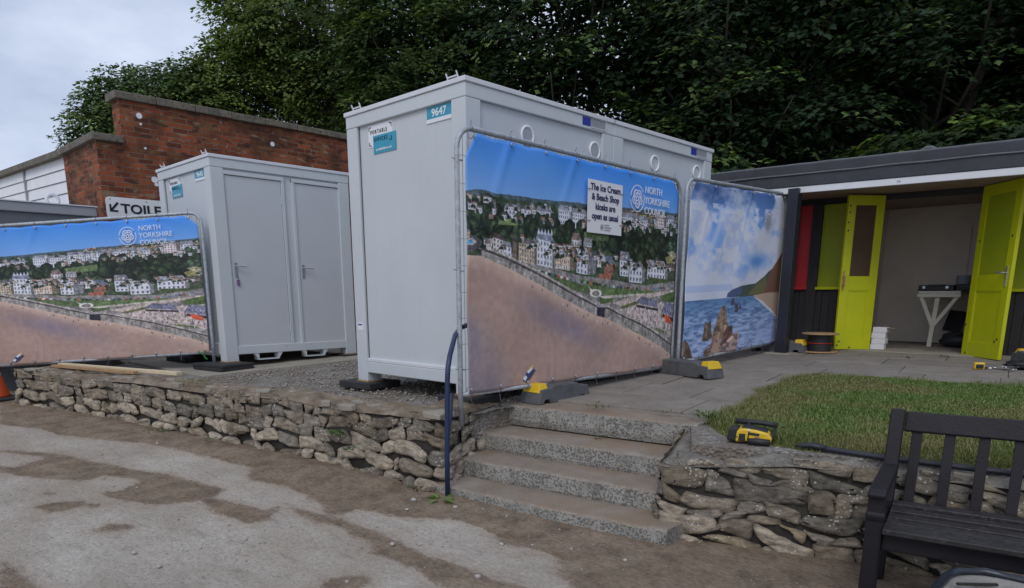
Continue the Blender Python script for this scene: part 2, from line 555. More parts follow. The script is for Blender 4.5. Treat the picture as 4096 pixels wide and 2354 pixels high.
conc = m.mix(1.0, conc, m.ramp(gr, [(0.30, (0.78, 0.77, 0.76)), (0.5, (1, 1, 1)), (0.70, (1.16, 1.155, 1.14))]), 'MULTIPLY')
sg = m.noise(m.coord('Object', (1, 1.5, 1)), 30, 7, 0.8)
sand = m.mix(1.0, sand, m.ramp(sg, [(0.30, (0.55, 0.53, 0.50)), (0.5, (1, 1, 1)), (0.70, (1.35, 1.33, 1.3))]), 'MULTIPLY')
m.base(m.mix(cov, conc, sand))
m.set(0.95, 0, 0.15)
hh = m.math('ADD', m.math('MULTIPLY', m.noise(v, 30, 8, 0.75), 1.0), m.math('MULTIPLY', cov, 0.25))
m.bump(hh, 0.9, 0.02)
M['path'] = m.m

# paving slabs
m = N('paving_slab')
v = m.coord('Object')
rnd = m.n('NewGeometry')
c = m.ramp(m.noise(v, 3.5, 7, 0.7), [(0.3, (0.20, 0.172, 0.145)), (0.55, (0.27, 0.24, 0.21)), (0.8, (0.33, 0.30, 0.27))])
c = m.mix(m.ramp(rnd.outputs['Random Per Island'], [(0, (0.25, 0.25, 0.25)), (1, (0, 0, 0))]), c, (0.14, 0.135, 0.135))
c = m.mix(m.ramp(m.noise(v, 60, 5, 0.7), [(0.36, (0.5, 0.5, 0.5)), (0.48, (0, 0, 0))]), c, (0.12, 0.105, 0.09))
m.base(c)
m.set(0.9, 0, 0.2)
m.bump(m.noise(v, 60, 6), 0.4, 0.008)
M['slab'] = m.m

m = N('gravel_ground')
v = m.coord('Object')
cc = m.n('TexVoronoi'); cc.inputs['Scale'].default_value = 48; m.l(v, cc.inputs['Vector'])
c = m.ramp(cc.outputs['Color'], [(0.1, (0.15, 0.135, 0.115)), (0.5, (0.25, 0.235, 0.21)), (0.9, (0.40, 0.385, 0.36))])
c = m.mix(m.ramp(m.noise(v, 2.2, 6, 0.7), [(0.42, (0, 0, 0)), (0.6, (0.8, 0.8, 0.8))]), c, (0.185, 0.15, 0.118))
m.base(c)
m.set(0.95, 0, 0.15)
m.bump(cc.outputs['Distance'], 0.8, 0.02)
M['gravel'] = m.m
M['gravelstone'] = plain('gravel_chips', (0.31, 0.28, 0.24), 0.9, 0.45, 30, 0.3, 60)

m = N('wall_top_earth')
v = m.coord('Object')
c = m.ramp(m.noise(v, 6, 8, 0.7), [(0.3, (0.13, 0.095, 0.065)), (0.5, (0.25, 0.20, 0.145)), (0.72, (0.42, 0.35, 0.27))])
m.base(c)
m.set(0.95, 0, 0.15)
m.bump(m.noise(m.coord('Object', (1, 1, 3)), 22, 8, 0.7), 0.9, 0.03)
M['walltop'] = m.m

m = N('wall_top_concrete')
v = m.coord('Object')
c = m.ramp(m.noise(v, 7, 8, 0.72), [(0.3, (0.13, 0.118, 0.10)), (0.5, (0.25, 0.228, 0.195)), (0.72, (0.37, 0.345, 0.30))])
c = m.mix(m.math('LESS_THAN', m.vor(v, 60), 0.2), c, (0.45, 0.43, 0.39))
m.base(c)
m.set(0.95, 0, 0.15)
m.bump(m.noise(v, 30, 8, 0.75), 0.9, 0.03)
M['walltop_grey'] = m.m

m = N('lawn_soil')
v = m.coord('Object')
c = m.ramp(m.noise(v, 3, 7, 0.7), [(0.3, (0.10, 0.125, 0.04)), (0.55, (0.16, 0.155, 0.065)), (0.75, (0.27, 0.22, 0.13))])
m.base(c)
m.set(1.0, 0, 0.1)
m.bump(m.noise(v, 50, 6), 0.8, 0.03)
M['lawn'] = m.m


# ------------------------------------------------------------------ lettering and flat marks
def text(body, size, org, ex, ey, mt, parent, name='lettering', align='LEFT', bold=0.0, sx=1.0, spacing=1.0, thick=0.0015, lead=1.0):
    cu = bpy.data.curves.new('txt', 'FONT')
    cu.body = body
    cu.size = size
    cu.align_x = align
    cu.offset = bold * size
    cu.space_character = spacing
    cu.space_line = lead
    cu.extrude = thick
    cu.resolution_u = 4
    ob = bpy.data.objects.new('txt', cu)
    S.collection.objects.link(ob)
    dg = bpy.context.evaluated_depsgraph_get()
    me0 = bpy.data.meshes.new_from_object(ob.evaluated_get(dg))
    bpy.data.objects.remove(ob)
    org, ex, ey = Vector(org), Vector(ex), Vector(ey)
    nz_ = ex.cross(ey).normalized()
    mb = MB()
    mb.add([org + ex * v_.co.x * sx + ey * v_.co.y + nz_ * v_.co.z for v_ in me0.vertices], [tuple(p.vertices) for p in me0.polygons])
    bpy.data.meshes.remove(me0)
    return mb.build(name, mt, parent)


def strip(mb, pts, w, nrm, closed=False, t=0.002):
    """flat raised ribbon along 3-D points lying in a plane with normal nrm"""
    pts = [Vector(p) for p in pts]
    nrm = Vector(nrm).normalized()
    m_ = len(pts)
    vs, fs = [], []
    for i, p in enumerate(pts):
        a_ = pts[i - 1] if (closed or i) else pts[0]
        b_ = pts[(i + 1) % m_] if (closed or i < m_ - 1) else pts[-1]
        d = (b_ - a_).normalized()
        s = d.cross(nrm) * (w / 2)
        vs += [p - s, p + s, p - s + nrm * t, p + s + nrm * t]
    for i in range(m_ if closed else m_ - 1):
        j = (i + 1) % m_
        a, b = i * 4, j * 4
        fs += [(a + 2, a + 3, b + 3, b + 2), (a, a + 2, b + 2, b), (a + 1, b + 1, b + 3, a + 3)]
    mb.add(vs, fs)


def emblem(c, ex, ey, r, mt, parent, name='rose_emblem'):
    """ring in two arcs round a five-petalled rose"""
    c, ex, ey = Vector(c), Vector(ex), Vector(ey)
    n_ = ex.cross(ey)
    mb = MB()
    pt = lambda rr, a: c + ex * (rr * math.cos(a)) + ey * (rr * math.sin(a))
    for a0, a1 in ((R(35), R(172)), (R(188), R(382))):
        strip(mb, [pt(r, a0 + (a1 - a0) * i / 22) for i in range(23)], r * 0.07, n_)
    for ring, w in ((0.70, 0.09), (0.44, 0.08)):
        L_ = []
        for i in range(60):
            a = 2 * math.pi * i / 60
            rr = r * ring * (1 - 0.20 * abs(math.cos(2.5 * (a - R(90)))) ** 3 * (1 if ring > .5 else .6))
            L_.append(pt(rr, a + (R(36) if ring < .5 else 0)))
        strip(mb, L_, r * w, n_, True)
    strip(mb, [pt(r * 0.17, 2 * math.pi * i / 14) for i in range(14)], r * 0.08, n_, True)
    for k_ in range(5):
        a = R(90 + 72 * k_)
        strip(mb, [pt(r * 0.20, a), pt(r * 0.40, a)], r * 0.07, n_)
        a += R(36)
        strip(mb, [pt(r * 0.46, a), pt(r * 0.60, a)], r * 0.07, n_)
    return mb.build(name, mt, parent)


def zt(x, y): return -0.08 + 0.03 * (y - 3.6)          # terrace surface


def zp(x): return -0.6 - 0.027 * (min(max(x, -12), 2) + 3.9)   # path surface

# ================================================================== ground
DIRT = [
    [(-10.28,1.65),(-8.62,1.35),(-8.10,1.58),(-7.68,1.65),(-7.37,1.82),(-6.76,2.14),(-6.02,2.31),(-5.34,2.44),(-4.99,2.27),(-4.65,2.41),(-4.15,2.38),(-3.97,2.30),(-3.84,2.35),(-3.89,2.48),(-3.74,2.57),(-3.62,2.59),(-3.45,2.71),(-3.30,2.85),(-3.10,2.87),(-2.92,2.85),(-2.77,2.76),(-2.51,2.86),(-2.38,2.85),(-2.26,2.69),(-2.07,2.60),(-1.53,2.9),(-0.42,3.0),(2,3.5),(2,5.4),(-0.49,4.9),(-1.27,4.3),(-2.20,3.95),(-3.42,3.50),(-4.28,3.40),(-5.81,3.0),(-7.38,2.74),(-8.85,2.4),(-12,2)],
    [(-7.35,1.12),(-7.25,1.19),(-6.88,1.44),(-6.18,1.68),(-5.90,1.54),(-5.85,1.34),(-5.98,1.29),(-6.13,1.12),(-6.42,1.01),(-6.50,0.97),(-6.69,1.00),(-6.59,1.09),(-6.79,1.34),(-7.25,1.10)],
    [(-6.24,1.66),(-5.87,1.76),(-5.61,1.88),(-4.89,2.04),(-4.78,1.88),(-4.46,1.97),(-4.28,2.04),(-4.29,2.16),(-4.10,1.95),(-4.10,1.84),(-4.42,1.77),(-4.78,1.81),(-4.87,1.58),(-5.10,1.43),(-5.35,1.36),(-5.42,1.38),(-5.38,1.47),(-5.49,1.64),(-5.61,1.67),(-5.79,1.59),(-5.91,1.53)],
    [(-4.24,2.19),(-3.82,2.31),(-3.37,2.36),(-3.01,2.33),(-2.54,2.38),(-2.31,2.41),(-2.17,2.42),(-2.38,2.20),(-2.57,2.10),(-2.77,2.14),(-2.97,2.16),(-3.16,2.11),(-3.36,2.21),(-3.54,2.18),(-3.63,2.22),(-3.85,2.14),(-4.02,2.15)],
    [(-5.63,1.04),(-5.70,1.08),(-5.67,1.14),(-5.62,1.14),(-5.58,1.09)],
    [(-5.35,0.94),(-5.38,1.08),(-5.28,1.21),(-5.16,1.18),(-5.13,1.09),(-5.19,0.97)],
    [(-5.20,1.22),(-5.14,1.31),(-5.07,1.23)],
    [(-4.63,1.09),(-4.71,1.18),(-4.65,1.27),(-4.54,1.31),(-4.46,1.22),(-4.54,1.13)],
    [(-4.86,1.39),(-4.90,1.44),(-4.88,1.49),(-4.81,1.44)],
    [(-4.41,0.59),(-4.22,0.62),(-3.98,0.65),(-3.85,0.66),(-3.86,0.49)],
    [(-2.98,1.67),(-3.03,1.76),(-2.99,1.85),(-2.89,1.92),(-2.84,1.89),(-2.79,1.77),(-2.90,1.65)],
]
DIRT_W = [1, .95, 1, .9, .9, 1, .95, .85, .7, 1, .9]


def poly_sdf(P, poly):
    """signed distance (positive inside) of points P (n,2) to polygon"""
    poly = np.array(poly)
    d = np.full(len(P), 1e9)
    ins = np.zeros(len(P), bool)
    for i in range(len(poly)):
        a, b = poly[i - 1], poly[i]
        e = b - a
        w = P - a
        t = np.clip((w @ e) / (e @ e + 1e-12), 0, 1)
        d = np.minimum(d, np.linalg.norm(w - t[:, None] * e, axis=1))
        c1 = (a[1] > P[:, 1]) != (b[1] > P[:, 1])
        with np.errstate(divide='ignore', invalid='ignore'):
            xx = (b[0] - a[0]) * (P[:, 1] - a[1]) / (b[1] - a[1]) + a[0]
        ins ^= c1 & (P[:, 0] < xx)
    return np.where(ins, d, -d)


def grid(xs, ys):
    X, Y = np.meshgrid(xs, ys)
    nx, ny = len(xs), len(ys)
    i = np.arange(nx * ny).reshape(ny, nx)
    Fq = np.stack([i[:-1, :-1], i[:-1, 1:], i[1:, 1:], i[1:, :-1]], -1).reshape(-1, 4)
    return X.ravel(), Y.ravel(), Fq


def vnoise(x, y, f, seed=0, octv=3):
    """cheap value noise with numpy"""
    out = np.zeros_like(x)
    amp = 1.0
    tot = 0
    for o_i in range(octv):
        xi, yi = np.floor(x * f).astype(int), np.floor(y * f).astype(int)
        fx, fy = x * f - xi, y * f - yi
        fx, fy = fx * fx * (3 - 2 * fx), fy * fy * (3 - 2 * fy)

        def h(a, b):
            n_ = (a * 374761393 + b * 668265263 + (seed + o_i) * 974634777) & 0x7fffffff
            n_ = ((n_ ^ (n_ >> 13)) * 1274126177) & 0x7fffffff
            return ((n_ ^ (n_ >> 16)) & 0xffff) / 65535.0
        out += amp * ((h(xi, yi) * (1 - fx) + h(xi + 1, yi) * fx) * (1 - fy) + (h(xi, yi + 1) * (1 - fx) + h(xi + 1, yi + 1) * fx) * fy)
        tot += amp
        amp *= .5
        f = f * 2.03
    return out / tot


xs = np.concatenate([np.array([-120, -80, -50, -30, -20, -15, -13, -12]), np.arange(-11.4, 1.2, 0.04), np.array([1.6, 2.2, 3, 5, 9, 20, 50, 100])])
ys = np.concatenate([np.array([-120, -60, -30, -15, -8, -4, -2, -1]), np.arange(-.4, 4.9, 0.04), np.array([5.2, 6, 8, 12, 20, 40, 80, 150])])
X, Y, Fq = grid(xs, ys)
P2 = np.stack([X, Y], 1)
sand = np.zeros(len(X))
for pl, w_ in zip(DIRT, DIRT_W):
    s_ = np.clip(0.5 + poly_sdf(P2, pl) / 0.22, 0, 1) * w_
    sand = np.maximum(sand, s_)
sand[(Y > 2.2 + (X + 9) * .2) & (X > -11)] = 1
Z = -0.6 - 0.027 * (np.clip(X, -12, 2) + 3.9)
Z = Z + (vnoise(X, Y, 1.3, 3) - .5) * .02 + (vnoise(X, Y, 7, 5) - .5) * .012 * (0.4 + sand)
wl = 3.17 + (X + 3.86) * .22
Z = Z + np.clip(1 - np.abs(Y - (wl - .1)) / .35, 0, 1) * .03 * (X < -4.2) * (X > -10)
np_mesh('path', np.stack([X, Y, Z], 1), Fq, M['path'], col=np.stack([sand, sand, sand], 1), k=4, smooth=True)
tag(bpy.data.objects['path'], 'pale worn concrete path with drifts of brown sand', None, None, 'structure')

# terrace body (its top carries gravel, paving and lawn)
mb = MB()
tp = [(-9.8, 1.95), (-8.3, 2.38), (-7.0, 2.76), (-5.5, 3.04), (-4.6, 3.25), (-4.0, 3.33), (-4.0, 4.2), (-2.5, 4.45), (-2.15, 3.85), (-1.6, 4.03), (-1.1, 4.22), (-.4, 4.4), (2, 5.0), (12, 8), (14, 40), (-60, 40), (-60, 6), (-13, 3.6), (-10.6, 3.2)]
mb.prism(tp, -1.2, lambda x, y: zt(x, y) - 0.03)
tag(mb.build('terrace', M['gravel']), 'raised gravel terrace behind the stone wall', None, None, 'structure')

# loose gravel in front of and between the cabins
xs = np.arange(-8.3, -3.9, .05); ys = np.arange(2.7, 8.2, .05)
X, Y, Fq = grid(xs, ys)
Z = zt(X, Y) - .02 + (vnoise(X, Y, 9, 1, 4) - .5) * .03
msk = Y > (2.55 + (X + 8.3) * .19 + .25)
keep = msk[Fq].all(1)
np_mesh('gravel_bed', np.stack([X, Y, Z], 1), Fq[keep], M['gravel'], k=4, smooth=True)
tag(bpy.data.objects['gravel_bed'], None, None, None, 'structure')

oct_v = np.array([(1, 0, 0), (-1, 0, 0), (0, 1, 0), (0, -1, 0), (0, 0, 1), (0, 0, -1)], float)
oct_f = np.array([(0, 2, 4), (2, 1, 4), (1, 3, 4), (3, 0, 4), (2, 0, 5), (1, 2, 5), (3, 1, 5), (0, 3, 5)])


def chips(n_, xr, yr, zf, smin, smax, ok=None):
    px = RNG.uniform(*xr, n_); py = RNG.uniform(*yr, n_)
    if ok is not None:
        k_ = ok(px, py); px, py = px[k_], py[k_]
    n_ = len(px)
    s_ = smin + (smax - smin) * RNG.random(n_) ** 2.2
    V = oct_v[None] * (RNG.uniform(.55, 1.25, (n_, 6, 1))) + RNG.normal(0, .18, (n_, 6, 3))
    V[:, :, 2] *= .6
    V = V * s_[:, None, None]
    a = RNG.uniform(0, 6.28, n_)
    ca, sa = np.cos(a)[:, None], np.sin(a)[:, None]
    Vx = V[:, :, 0] * ca - V[:, :, 1] * sa + px[:, None]
    Vy = V[:, :, 0] * sa + V[:, :, 1] * ca + py[:, None]
    Vz = V[:, :, 2] + zf(px, py)[:, None]
    Fc = (oct_f[None] + (np.arange(n_) * 6)[:, None, None]).reshape(-1, 3)
    return np.stack([Vx, Vy, Vz], -1).reshape(-1, 3), Fc


Vc, Fc = chips(6500, (-8.0, -4.0), (2.9, 7.4), lambda x, y: zt(x, y) - .010, .007, .024,
               lambda x, y: (y > 2.95 + (x + 8.0) * .17) & (vnoise(x, y, 1.1, 9, 2) > .40))
o = np_mesh('gravel', Vc, Fc, M['gravelstone'])
tag(o, 'loose grey stone chippings scattered between the two white cabins', 'gravel', None, 'stuff')

# concrete pad under the small cabin
mb = MB()
mb.prism([(-10.7, 3.25), (-8.12, 3.25), (-8.12, 6.2), (-10.7, 6.2)], -.3, lambda x, y: zt(x, y) - .006)
tag(mb.build('concrete_pad', M['concrete'], bevel=.01), None, None, None, 'structure')

# paving slabs
mb = MB()
ang = R(9)
ca, sa = math.cos(ang), math.sin(ang)
rot = lambda x, y: (-3.9 + x * ca - y * sa, 4.12 + x * sa + y * ca)
random.seed(3)
y0 = 0.31
# long concrete kerb of the landing over the top riser
row = 0
while y0 < 9.5:
    h = .62
    x0 = -3.2 - random.random() * .6
    while x0 < 9:
        w = .62 if (row + int(x0 * 3)) % 3 else .92
        q = [rot(x0 + .004, y0 + .004), rot(x0 + w - .004, y0 + .004), rot(x0 + w - .004, y0 + h - .004), rot(x0 + .004, y0 + h - .004)]
        cx = sum(p[0] for p in q) / 4
        cy = sum(p[1] for p in q) / 4
        if cy > 4.35 and cx > -4.5 and cy < 11 and not (cx < -4.1 and cy < 6):
            dz = random.uniform(-.004, .004)
            tl = random.uniform(-.006, .006)
            mb.prism(q, lambda x, y: zt(x, y) - .06, lambda x, y: zt(x, y) + dz + tl * (x - cx))
        x0 += w
    y0 += h
    row += 1
tag(mb.build('paving', M['slab'], bevel=.004, seg=1), None, None, None, 'structure')
mb = MB()
mb.prism([(-5, 4.4), (3, 4.9), (9, 6), (9, 13), (-5, 13)], -.4, lambda x, y: zt(x, y) - .016)
tag(mb.build('paving_bed', M['slab']), None, None, None, 'structure')

# ------------------------------------------------------------------ steps
st = thing('stone_steps', (-3.0, 3.6, -.62), 'four grey aggregate concrete steps climbing through the stone wall', 'steps')
NOS = [(-.55, [(-4.02, 3.13), (-3.67, 3.19), (-2.90, 3.295), (-2.12, 3.44), (-2.06, 3.452)]),
       (-.41, [(-3.98, 3.46), (-3.6, 3.50), (-2.96, 3.608), (-2.1, 3.74)]),
       (-.26, [(-4.02, 3.77), (-3.18, 3.89), (-2.3, 4.03)]),
       (-.075, [(-4.12, 4.08), (-3.29, 4.21), (-2.4, 4.36)])]
for i, (z_, ln) in enumerate(NOS):
    depth = .46 if i < 3 else .34
    pts = []
    for (a, b) in zip(ln[:-1], ln[1:]):
        for k_ in range(14):
            t = k_ / 14
            pts.append((a[0] + (b[0] - a[0]) * t, a[1] + (b[1] - a[1]) * t + (mnoise.noise(Vector((a[0] * 9 + t * 7, i * 3.1, 0)))) * .008))
    pts.append(ln[-1])
    back = [(x + .02 * 0, y + depth) for x, y in pts[::-1]]
    mb = MB()
    zb = z_ - (.17 if i else .16)
    n_ = len(pts)
    prof = [(0.016, zb), (0.0, zb + .05), (0.0, z_ - .016), (.010, z_ - .004), (.026, z_)]   # riser with a worn nosing
    vs = []
    for (x, y) in pts:
        for (dy, zz) in prof:
            j = mnoise.noise(Vector((x * 13, zz * 13, i))) * .005
            vs.append((x, y + dy + j, zz + (mnoise.noise(Vector((x * 6, i * 2, 4))) * .006 if zz > z_ - .03 else 0)))
        vs.append((x, y + depth, z_ + .004))
    kk = len(prof) + 1
    fs = []
    for a in range(n_ - 1):
        for b in range(kk - 1):
            fs.append((a * kk + b, (a + 1) * kk + b, (a + 1) * kk + b + 1, a * kk + b + 1))
    mb.add(vs, fs)
    for e_ in (0, n_ - 1):
        x, y = pts[e_]
        mb.poly([vs[e_ * kk + b] for b in range(kk)] + [(x, y + depth, zb)])
    mb.build('step', M['step'], st)


# ------------------------------------------------------------------ dry stone walls
def stone_wall(name, line, zb, zt_, label, seed, row=(.045, .105), wid=(.10, .30), top_w=.36, loose=0.0, batter=.05, endpoly=None, warm=0.0, dip=0.0, flakes=5, cap=0):
    """line: polyline of the face at its base (face looks to -y side); zb,zt_: base/top z as functions of arc length fraction"""
    rnd = random.Random(seed)
    line = [Vector((p[0], p[1], 0)) for p in line]
    seg = [(b - a).length for a, b in zip(line[:-1], line[1:])]
    Ltot = sum(seg)

    def pos(s):
        s = max(0, min(Ltot - 1e-6, s))
        for i, l_ in enumerate(seg):
            if s <= l_ or i == len(seg) - 1:
                return line[i] + (line[i + 1] - line[i]) * (s / l_)
            s -= l_

    def at(s):
        d = (pos(s + .07) - pos(s - .07)).normalized()
        return pos(s - .05) * .25 + pos(s) * .5 + pos(s + .05) * .25, Vector((-d.y, d.x, 0))
    V, Fc, C = [], [], []
    H = max(zt_(k_ / 20) - zb(k_ / 20) for k_ in range(21))
    hrow = -0.02 - abs(dip) * Ltot / 2
    r_i = 0
    rows = []
    while hrow < H + abs(dip) * Ltot / 2:
        h = rnd.uniform(*row) * (1.25 if hrow < H * .45 and loose else 1)
        rows.append((hrow, h))
        hrow += h
    for r_i, (h0, h) in enumerate(rows):
        s = -rnd.random() * .1
        while s < Ltot:
            w = rnd.uniform(*wid) * (1.15 if h > .1 else .9)
            if rnd.random() < .18: w *= .5
            s1 = min(s + w, Ltot)
            if s1 - s < .04:
                s = s1 + 1e-3
                continue
            sc, hc = (s + s1) / 2, h0 + h / 2
            fr = max(0, min(1, sc / Ltot))
            top = zt_(fr) - zb(fr)
            hreal = hc + dip * (sc - Ltot / 2)
            if hreal > top - .01 or hreal < -.05:
                s = s1
                continue
            low = loose * max(0, 1 - hreal / (top * .62)) * (.55 + .9 * max(0, mnoise.noise(Vector((sc * .7, 3, seed))) + .35))
            g = rnd.uniform(-.003, .006) + .014 * low * rnd.random()
            bulge = rnd.uniform(.005, .018) + .036 * low
            proud = rnd.uniform(-.010, .016) + low * rnd.uniform(-.02, .04)
            tint = rnd.choice([(.25, .23, .195), (.215, .203, .18), (.28, .26, .22), (.19, .185, .172), (.235, .212, .172)])
            b_ = rnd.uniform(.78, 1.18)
            if warm and rnd.random() < warm: tint = (.36, .315, .235)
            if low > .2 and rnd.random() < .7: tint = (.38, .35, .30)
            tint = (tint[0] * b_ * 1.08, tint[1] * b_ * 1.01, tint[2] * b_ * .93)
            tilt = rnd.uniform(-.06, .06) + low * rnd.uniform(-.35, .35)
            nx = max(5, int((s1 - s) / .018))
            ny = max(5, int(h / .014))
            j4 = [rnd.uniform(-.024, .024) for _ in range(8)]
            off = rnd.random() * 50
            base_i = len(V)
            ex = 7 - 4 * low
            for iy in range(ny + 1):
                for ix in range(nx + 1):
                    u, v_ = ix / nx * 2 - 1, iy / ny * 2 - 1
                    # superellipse-like rounding of the outline
                    ru = u * (1 - (.04 + .2 * low) * abs(v_) ** 4)
                    rv = v_ * (1 - (.06 + .28 * low) * abs(u) ** 4)
                    ss = sc + ru * ((s1 - s) / 2 - g / 2)
                    wav = mnoise.noise(Vector((ss * 2.6, r_i * .33, seed))) * .06 + dip * (ss - Ltot / 2)
                    hh = hc + rv * (h / 2 - g / 2) + tilt * (ss - sc) + wav
                    ss += (j4[0] if u < 0 else j4[1]) * v_ * 1.2 + mnoise.noise(Vector((ss * 11, hh * 11, off))) * .006
                    hh += (j4[2] if v_ < 0 else j4[3]) * u + mnoise.noise(Vector((ss * 9, hh * 9, off + 9))) * .006
                    d = bulge * (max(0, 1 - abs(u) ** ex) ** .5) * (max(0, 1 - abs(v_) ** ex) ** .5)
                    d += mnoise.noise(Vector((ss * 13, hh * 30, off))) * .016 + mnoise.noise(Vector((ss * 34, hh * 75, off))) * .008
                    d += proud - .02
                    p, nn = at(ss)
                    f2 = max(0, min(1, ss / Ltot))
                    z = zb(f2) + hh
                    hh = min(hh, zt_(f2) - zb(f2) + .012)
                    z = zb(f2) + hh
                    p = p + nn * (batter * max(0, hh)) - nn * d
                    V.append((p.x, p.y, z))
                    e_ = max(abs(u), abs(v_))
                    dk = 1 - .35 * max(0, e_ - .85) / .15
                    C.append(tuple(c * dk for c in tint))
            for iy in range(ny):
                for ix in range(nx):
                    a = base_i + iy * (nx + 1) + ix
                    Fc.append((a, a + 1, a + nx + 2, a + nx + 1))
            s = s1
    t = thing(name, (line[len(line) // 2].x, line[len(line) // 2].y, zb(.5)), label, 'wall')
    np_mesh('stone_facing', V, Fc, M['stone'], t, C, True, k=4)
    # dark core behind the stones
    mb = MB()
    npt = 40
    fr_, bk = [], []
    vs = []
    for i in range(npt + 1):
        s = Ltot * i / npt
        p, nn = at(s)
        f2 = i / npt
        zz = zt_(f2)
        a = p + nn * .032
        b = p + nn * (.032 + batter * (zz - zb(f2)))
        c = p + nn * top_w
        vs += [(a.x, a.y, zb(f2) - .1), (b.x, b.y, zz - .035), (c.x, c.y, zz - .035), (c.x, c.y, zb(f2) - .1)]
    fs = []
    for i in range(npt):
        a, b = i * 4, (i + 1) * 4
        fs += [(a, b, b + 1, a + 1), (a + 1, b + 1, b + 2, a + 2), (a + 2, b + 2, b + 3, a + 3)]
    fs += [(0, 1, 2, 3), (npt * 4 + 3, npt * 4 + 2, npt * 4 + 1, npt * 4)]
    mb.add(vs, fs)
    mb.build('mortar_core', M['mortar'], t)
    # uneven bedded top
    nl, nw = int(Ltot / .03), 14
    Vt, Ct = [], []
    for i in range(nl + 1):
        s = Ltot * i / nl
        p, nn = at(s)
        f2 = i / nl
        for j in range(nw + 1):
            q = p + nn * (batter * (zt_(f2) - zb(f2)) + .004 + .016 * mnoise.noise(Vector((s * 7, 2, seed))) + (top_w + .02) * j / nw)
            ed = min(1, j / 2.5)
            zz = zt_(f2) + (mnoise.noise(Vector((q.x * 5, q.y * 5, seed))) * .03 + mnoise.noise(Vector((q.x * 17, q.y * 17, seed))) * .016) * ed - (1 - ed) * .035
            Vt.append((q.x, q.y, zz))
    it = np.arange((nl + 1) * (nw + 1)).reshape(nl + 1, nw + 1)
    Ft = np.stack([it[:-1, :-1], it[1:, :-1], it[1:, 1:], it[:-1, 1:]], -1).reshape(-1, 4)
    np_mesh('wall_top', Vt, Ft, M['walltop' if flakes > 2 else 'walltop_grey'], t, None, True, k=4)
    # flat flakes lying in the top bed
    for k_ in range(int(Ltot * flakes)):
        s = rnd.uniform(.05, Ltot - .05)
        p, nn = at(s)
        q = p + nn * rnd.uniform(.02, top_w - .1)
        L_ = rnd.uniform(.05, .14)
        a0 = rnd.uniform(0, 3)
        n_ = 7
        z = zt_(s / Ltot) + .004
        pts = [(q.x + math.cos(a0 + 6.283 * i / n_) * L_ * rnd.uniform(.6, 1), q.y + math.sin(a0 + 6.283 * i / n_) * L_ * rnd.uniform(.3, .6)) for i in range(n_)]
        mb2 = MB() if k_ == 0 else mb2
        mb2.prism(pts, z - .03, z + rnd.uniform(.004, .016))
    mb2.build('bedded_flakes', M['concrete'], t, bevel=.004, seg=1)
    return t


LW = [(-9.86, 2.15), (-9.84, 1.72), (-9.3, 1.87), (-8.3, 2.19), (-7.0, 2.55), (-5.5, 2.86), (-4.6, 3.04), (-3.92, 3.14), (-3.80, 3.24), (-3.93, 3.60), (-4.08, 4.12)]
llen = [0]
for a, b in zip(LW[:-1], LW[1:]): llen.append(llen[-1] + math.dist(a, b))


def lw_x(f):
    s = f * llen[-1]
    for i in range(len(llen) - 1):
        if s <= llen[i + 1] + 1e-9:
            t = (s - llen[i]) / (llen[i + 1] - llen[i])
            return LW[i][0] + (LW[i + 1][0] - LW[i][0]) * t
    return LW[-1][0]


# (endpoint return faces run up the sides)
stone_wall('terrace_wall', LW, lambda f: zp(lw_x(f)), lambda f: -.045 + (.03 * math.sin(f * 23) if f < .8 else 0) * .4,
           'long low rubble stone retaining wall along the front of the gravel terrace', 5, loose=1.0, top_w=.34, flakes=4)
RW = [(-2.56, 4.38), (-2.28, 3.62), (-2.2, 3.585), (-1.7, 3.83), (-1.1, 4.06), (-.4, 4.24), (.6, 4.52), (2.2, 4.95)]
stone_wall('lawn_wall', RW, lambda f: -.70, lambda f: -.115 - .06 * max(0, min(1, (.30 - f) / .12)) * min(1, f / .1),
           'short rubble stone wall holding up the lawn beside the steps, behind the bench', 9, row=(.045, .105), wid=(.14, .40), top_w=.30, warm=.10, loose=.45, dip=-.12, flakes=1.2)

# ------------------------------------------------------------------ lawn
LAWN = [(-2.40, 4.52), (-2.53, 5.1), (-2.72, 5.9), (-2.80, 6.6), (-2.62, 7.15), (-2.15, 7.32), (-1.7, 7.27), (-.96, 7.39), (0.2, 7.55), (2.5, 8.0), (2.6, 5.32), (.6, 4.78), (-.45, 4.48), (-1.12, 4.30), (-1.5, 4.16), (-2.02, 4.16)]
xs = np.arange(-2.9, 2.7, .05); ys = np.arange(4.0, 8.1, .05)
X, Y, Fq = grid(xs, ys)
sd_ = poly_sdf(np.stack([X, Y], 1), LAWN)
Zl = zt(X, Y) - .045 + np.clip(sd_ + .08, 0, .35) * .22 + (vnoise(X, Y, 3, 2) - .5) * .03
keep = (sd_ > -.08)[Fq].all(1)
np_mesh('lawn', np.stack([X, Y, Zl], 1), Fq[keep], M['lawn'], k=4, smooth=True)
tag(bpy.data.objects['lawn'], None, None, None, 'structure')


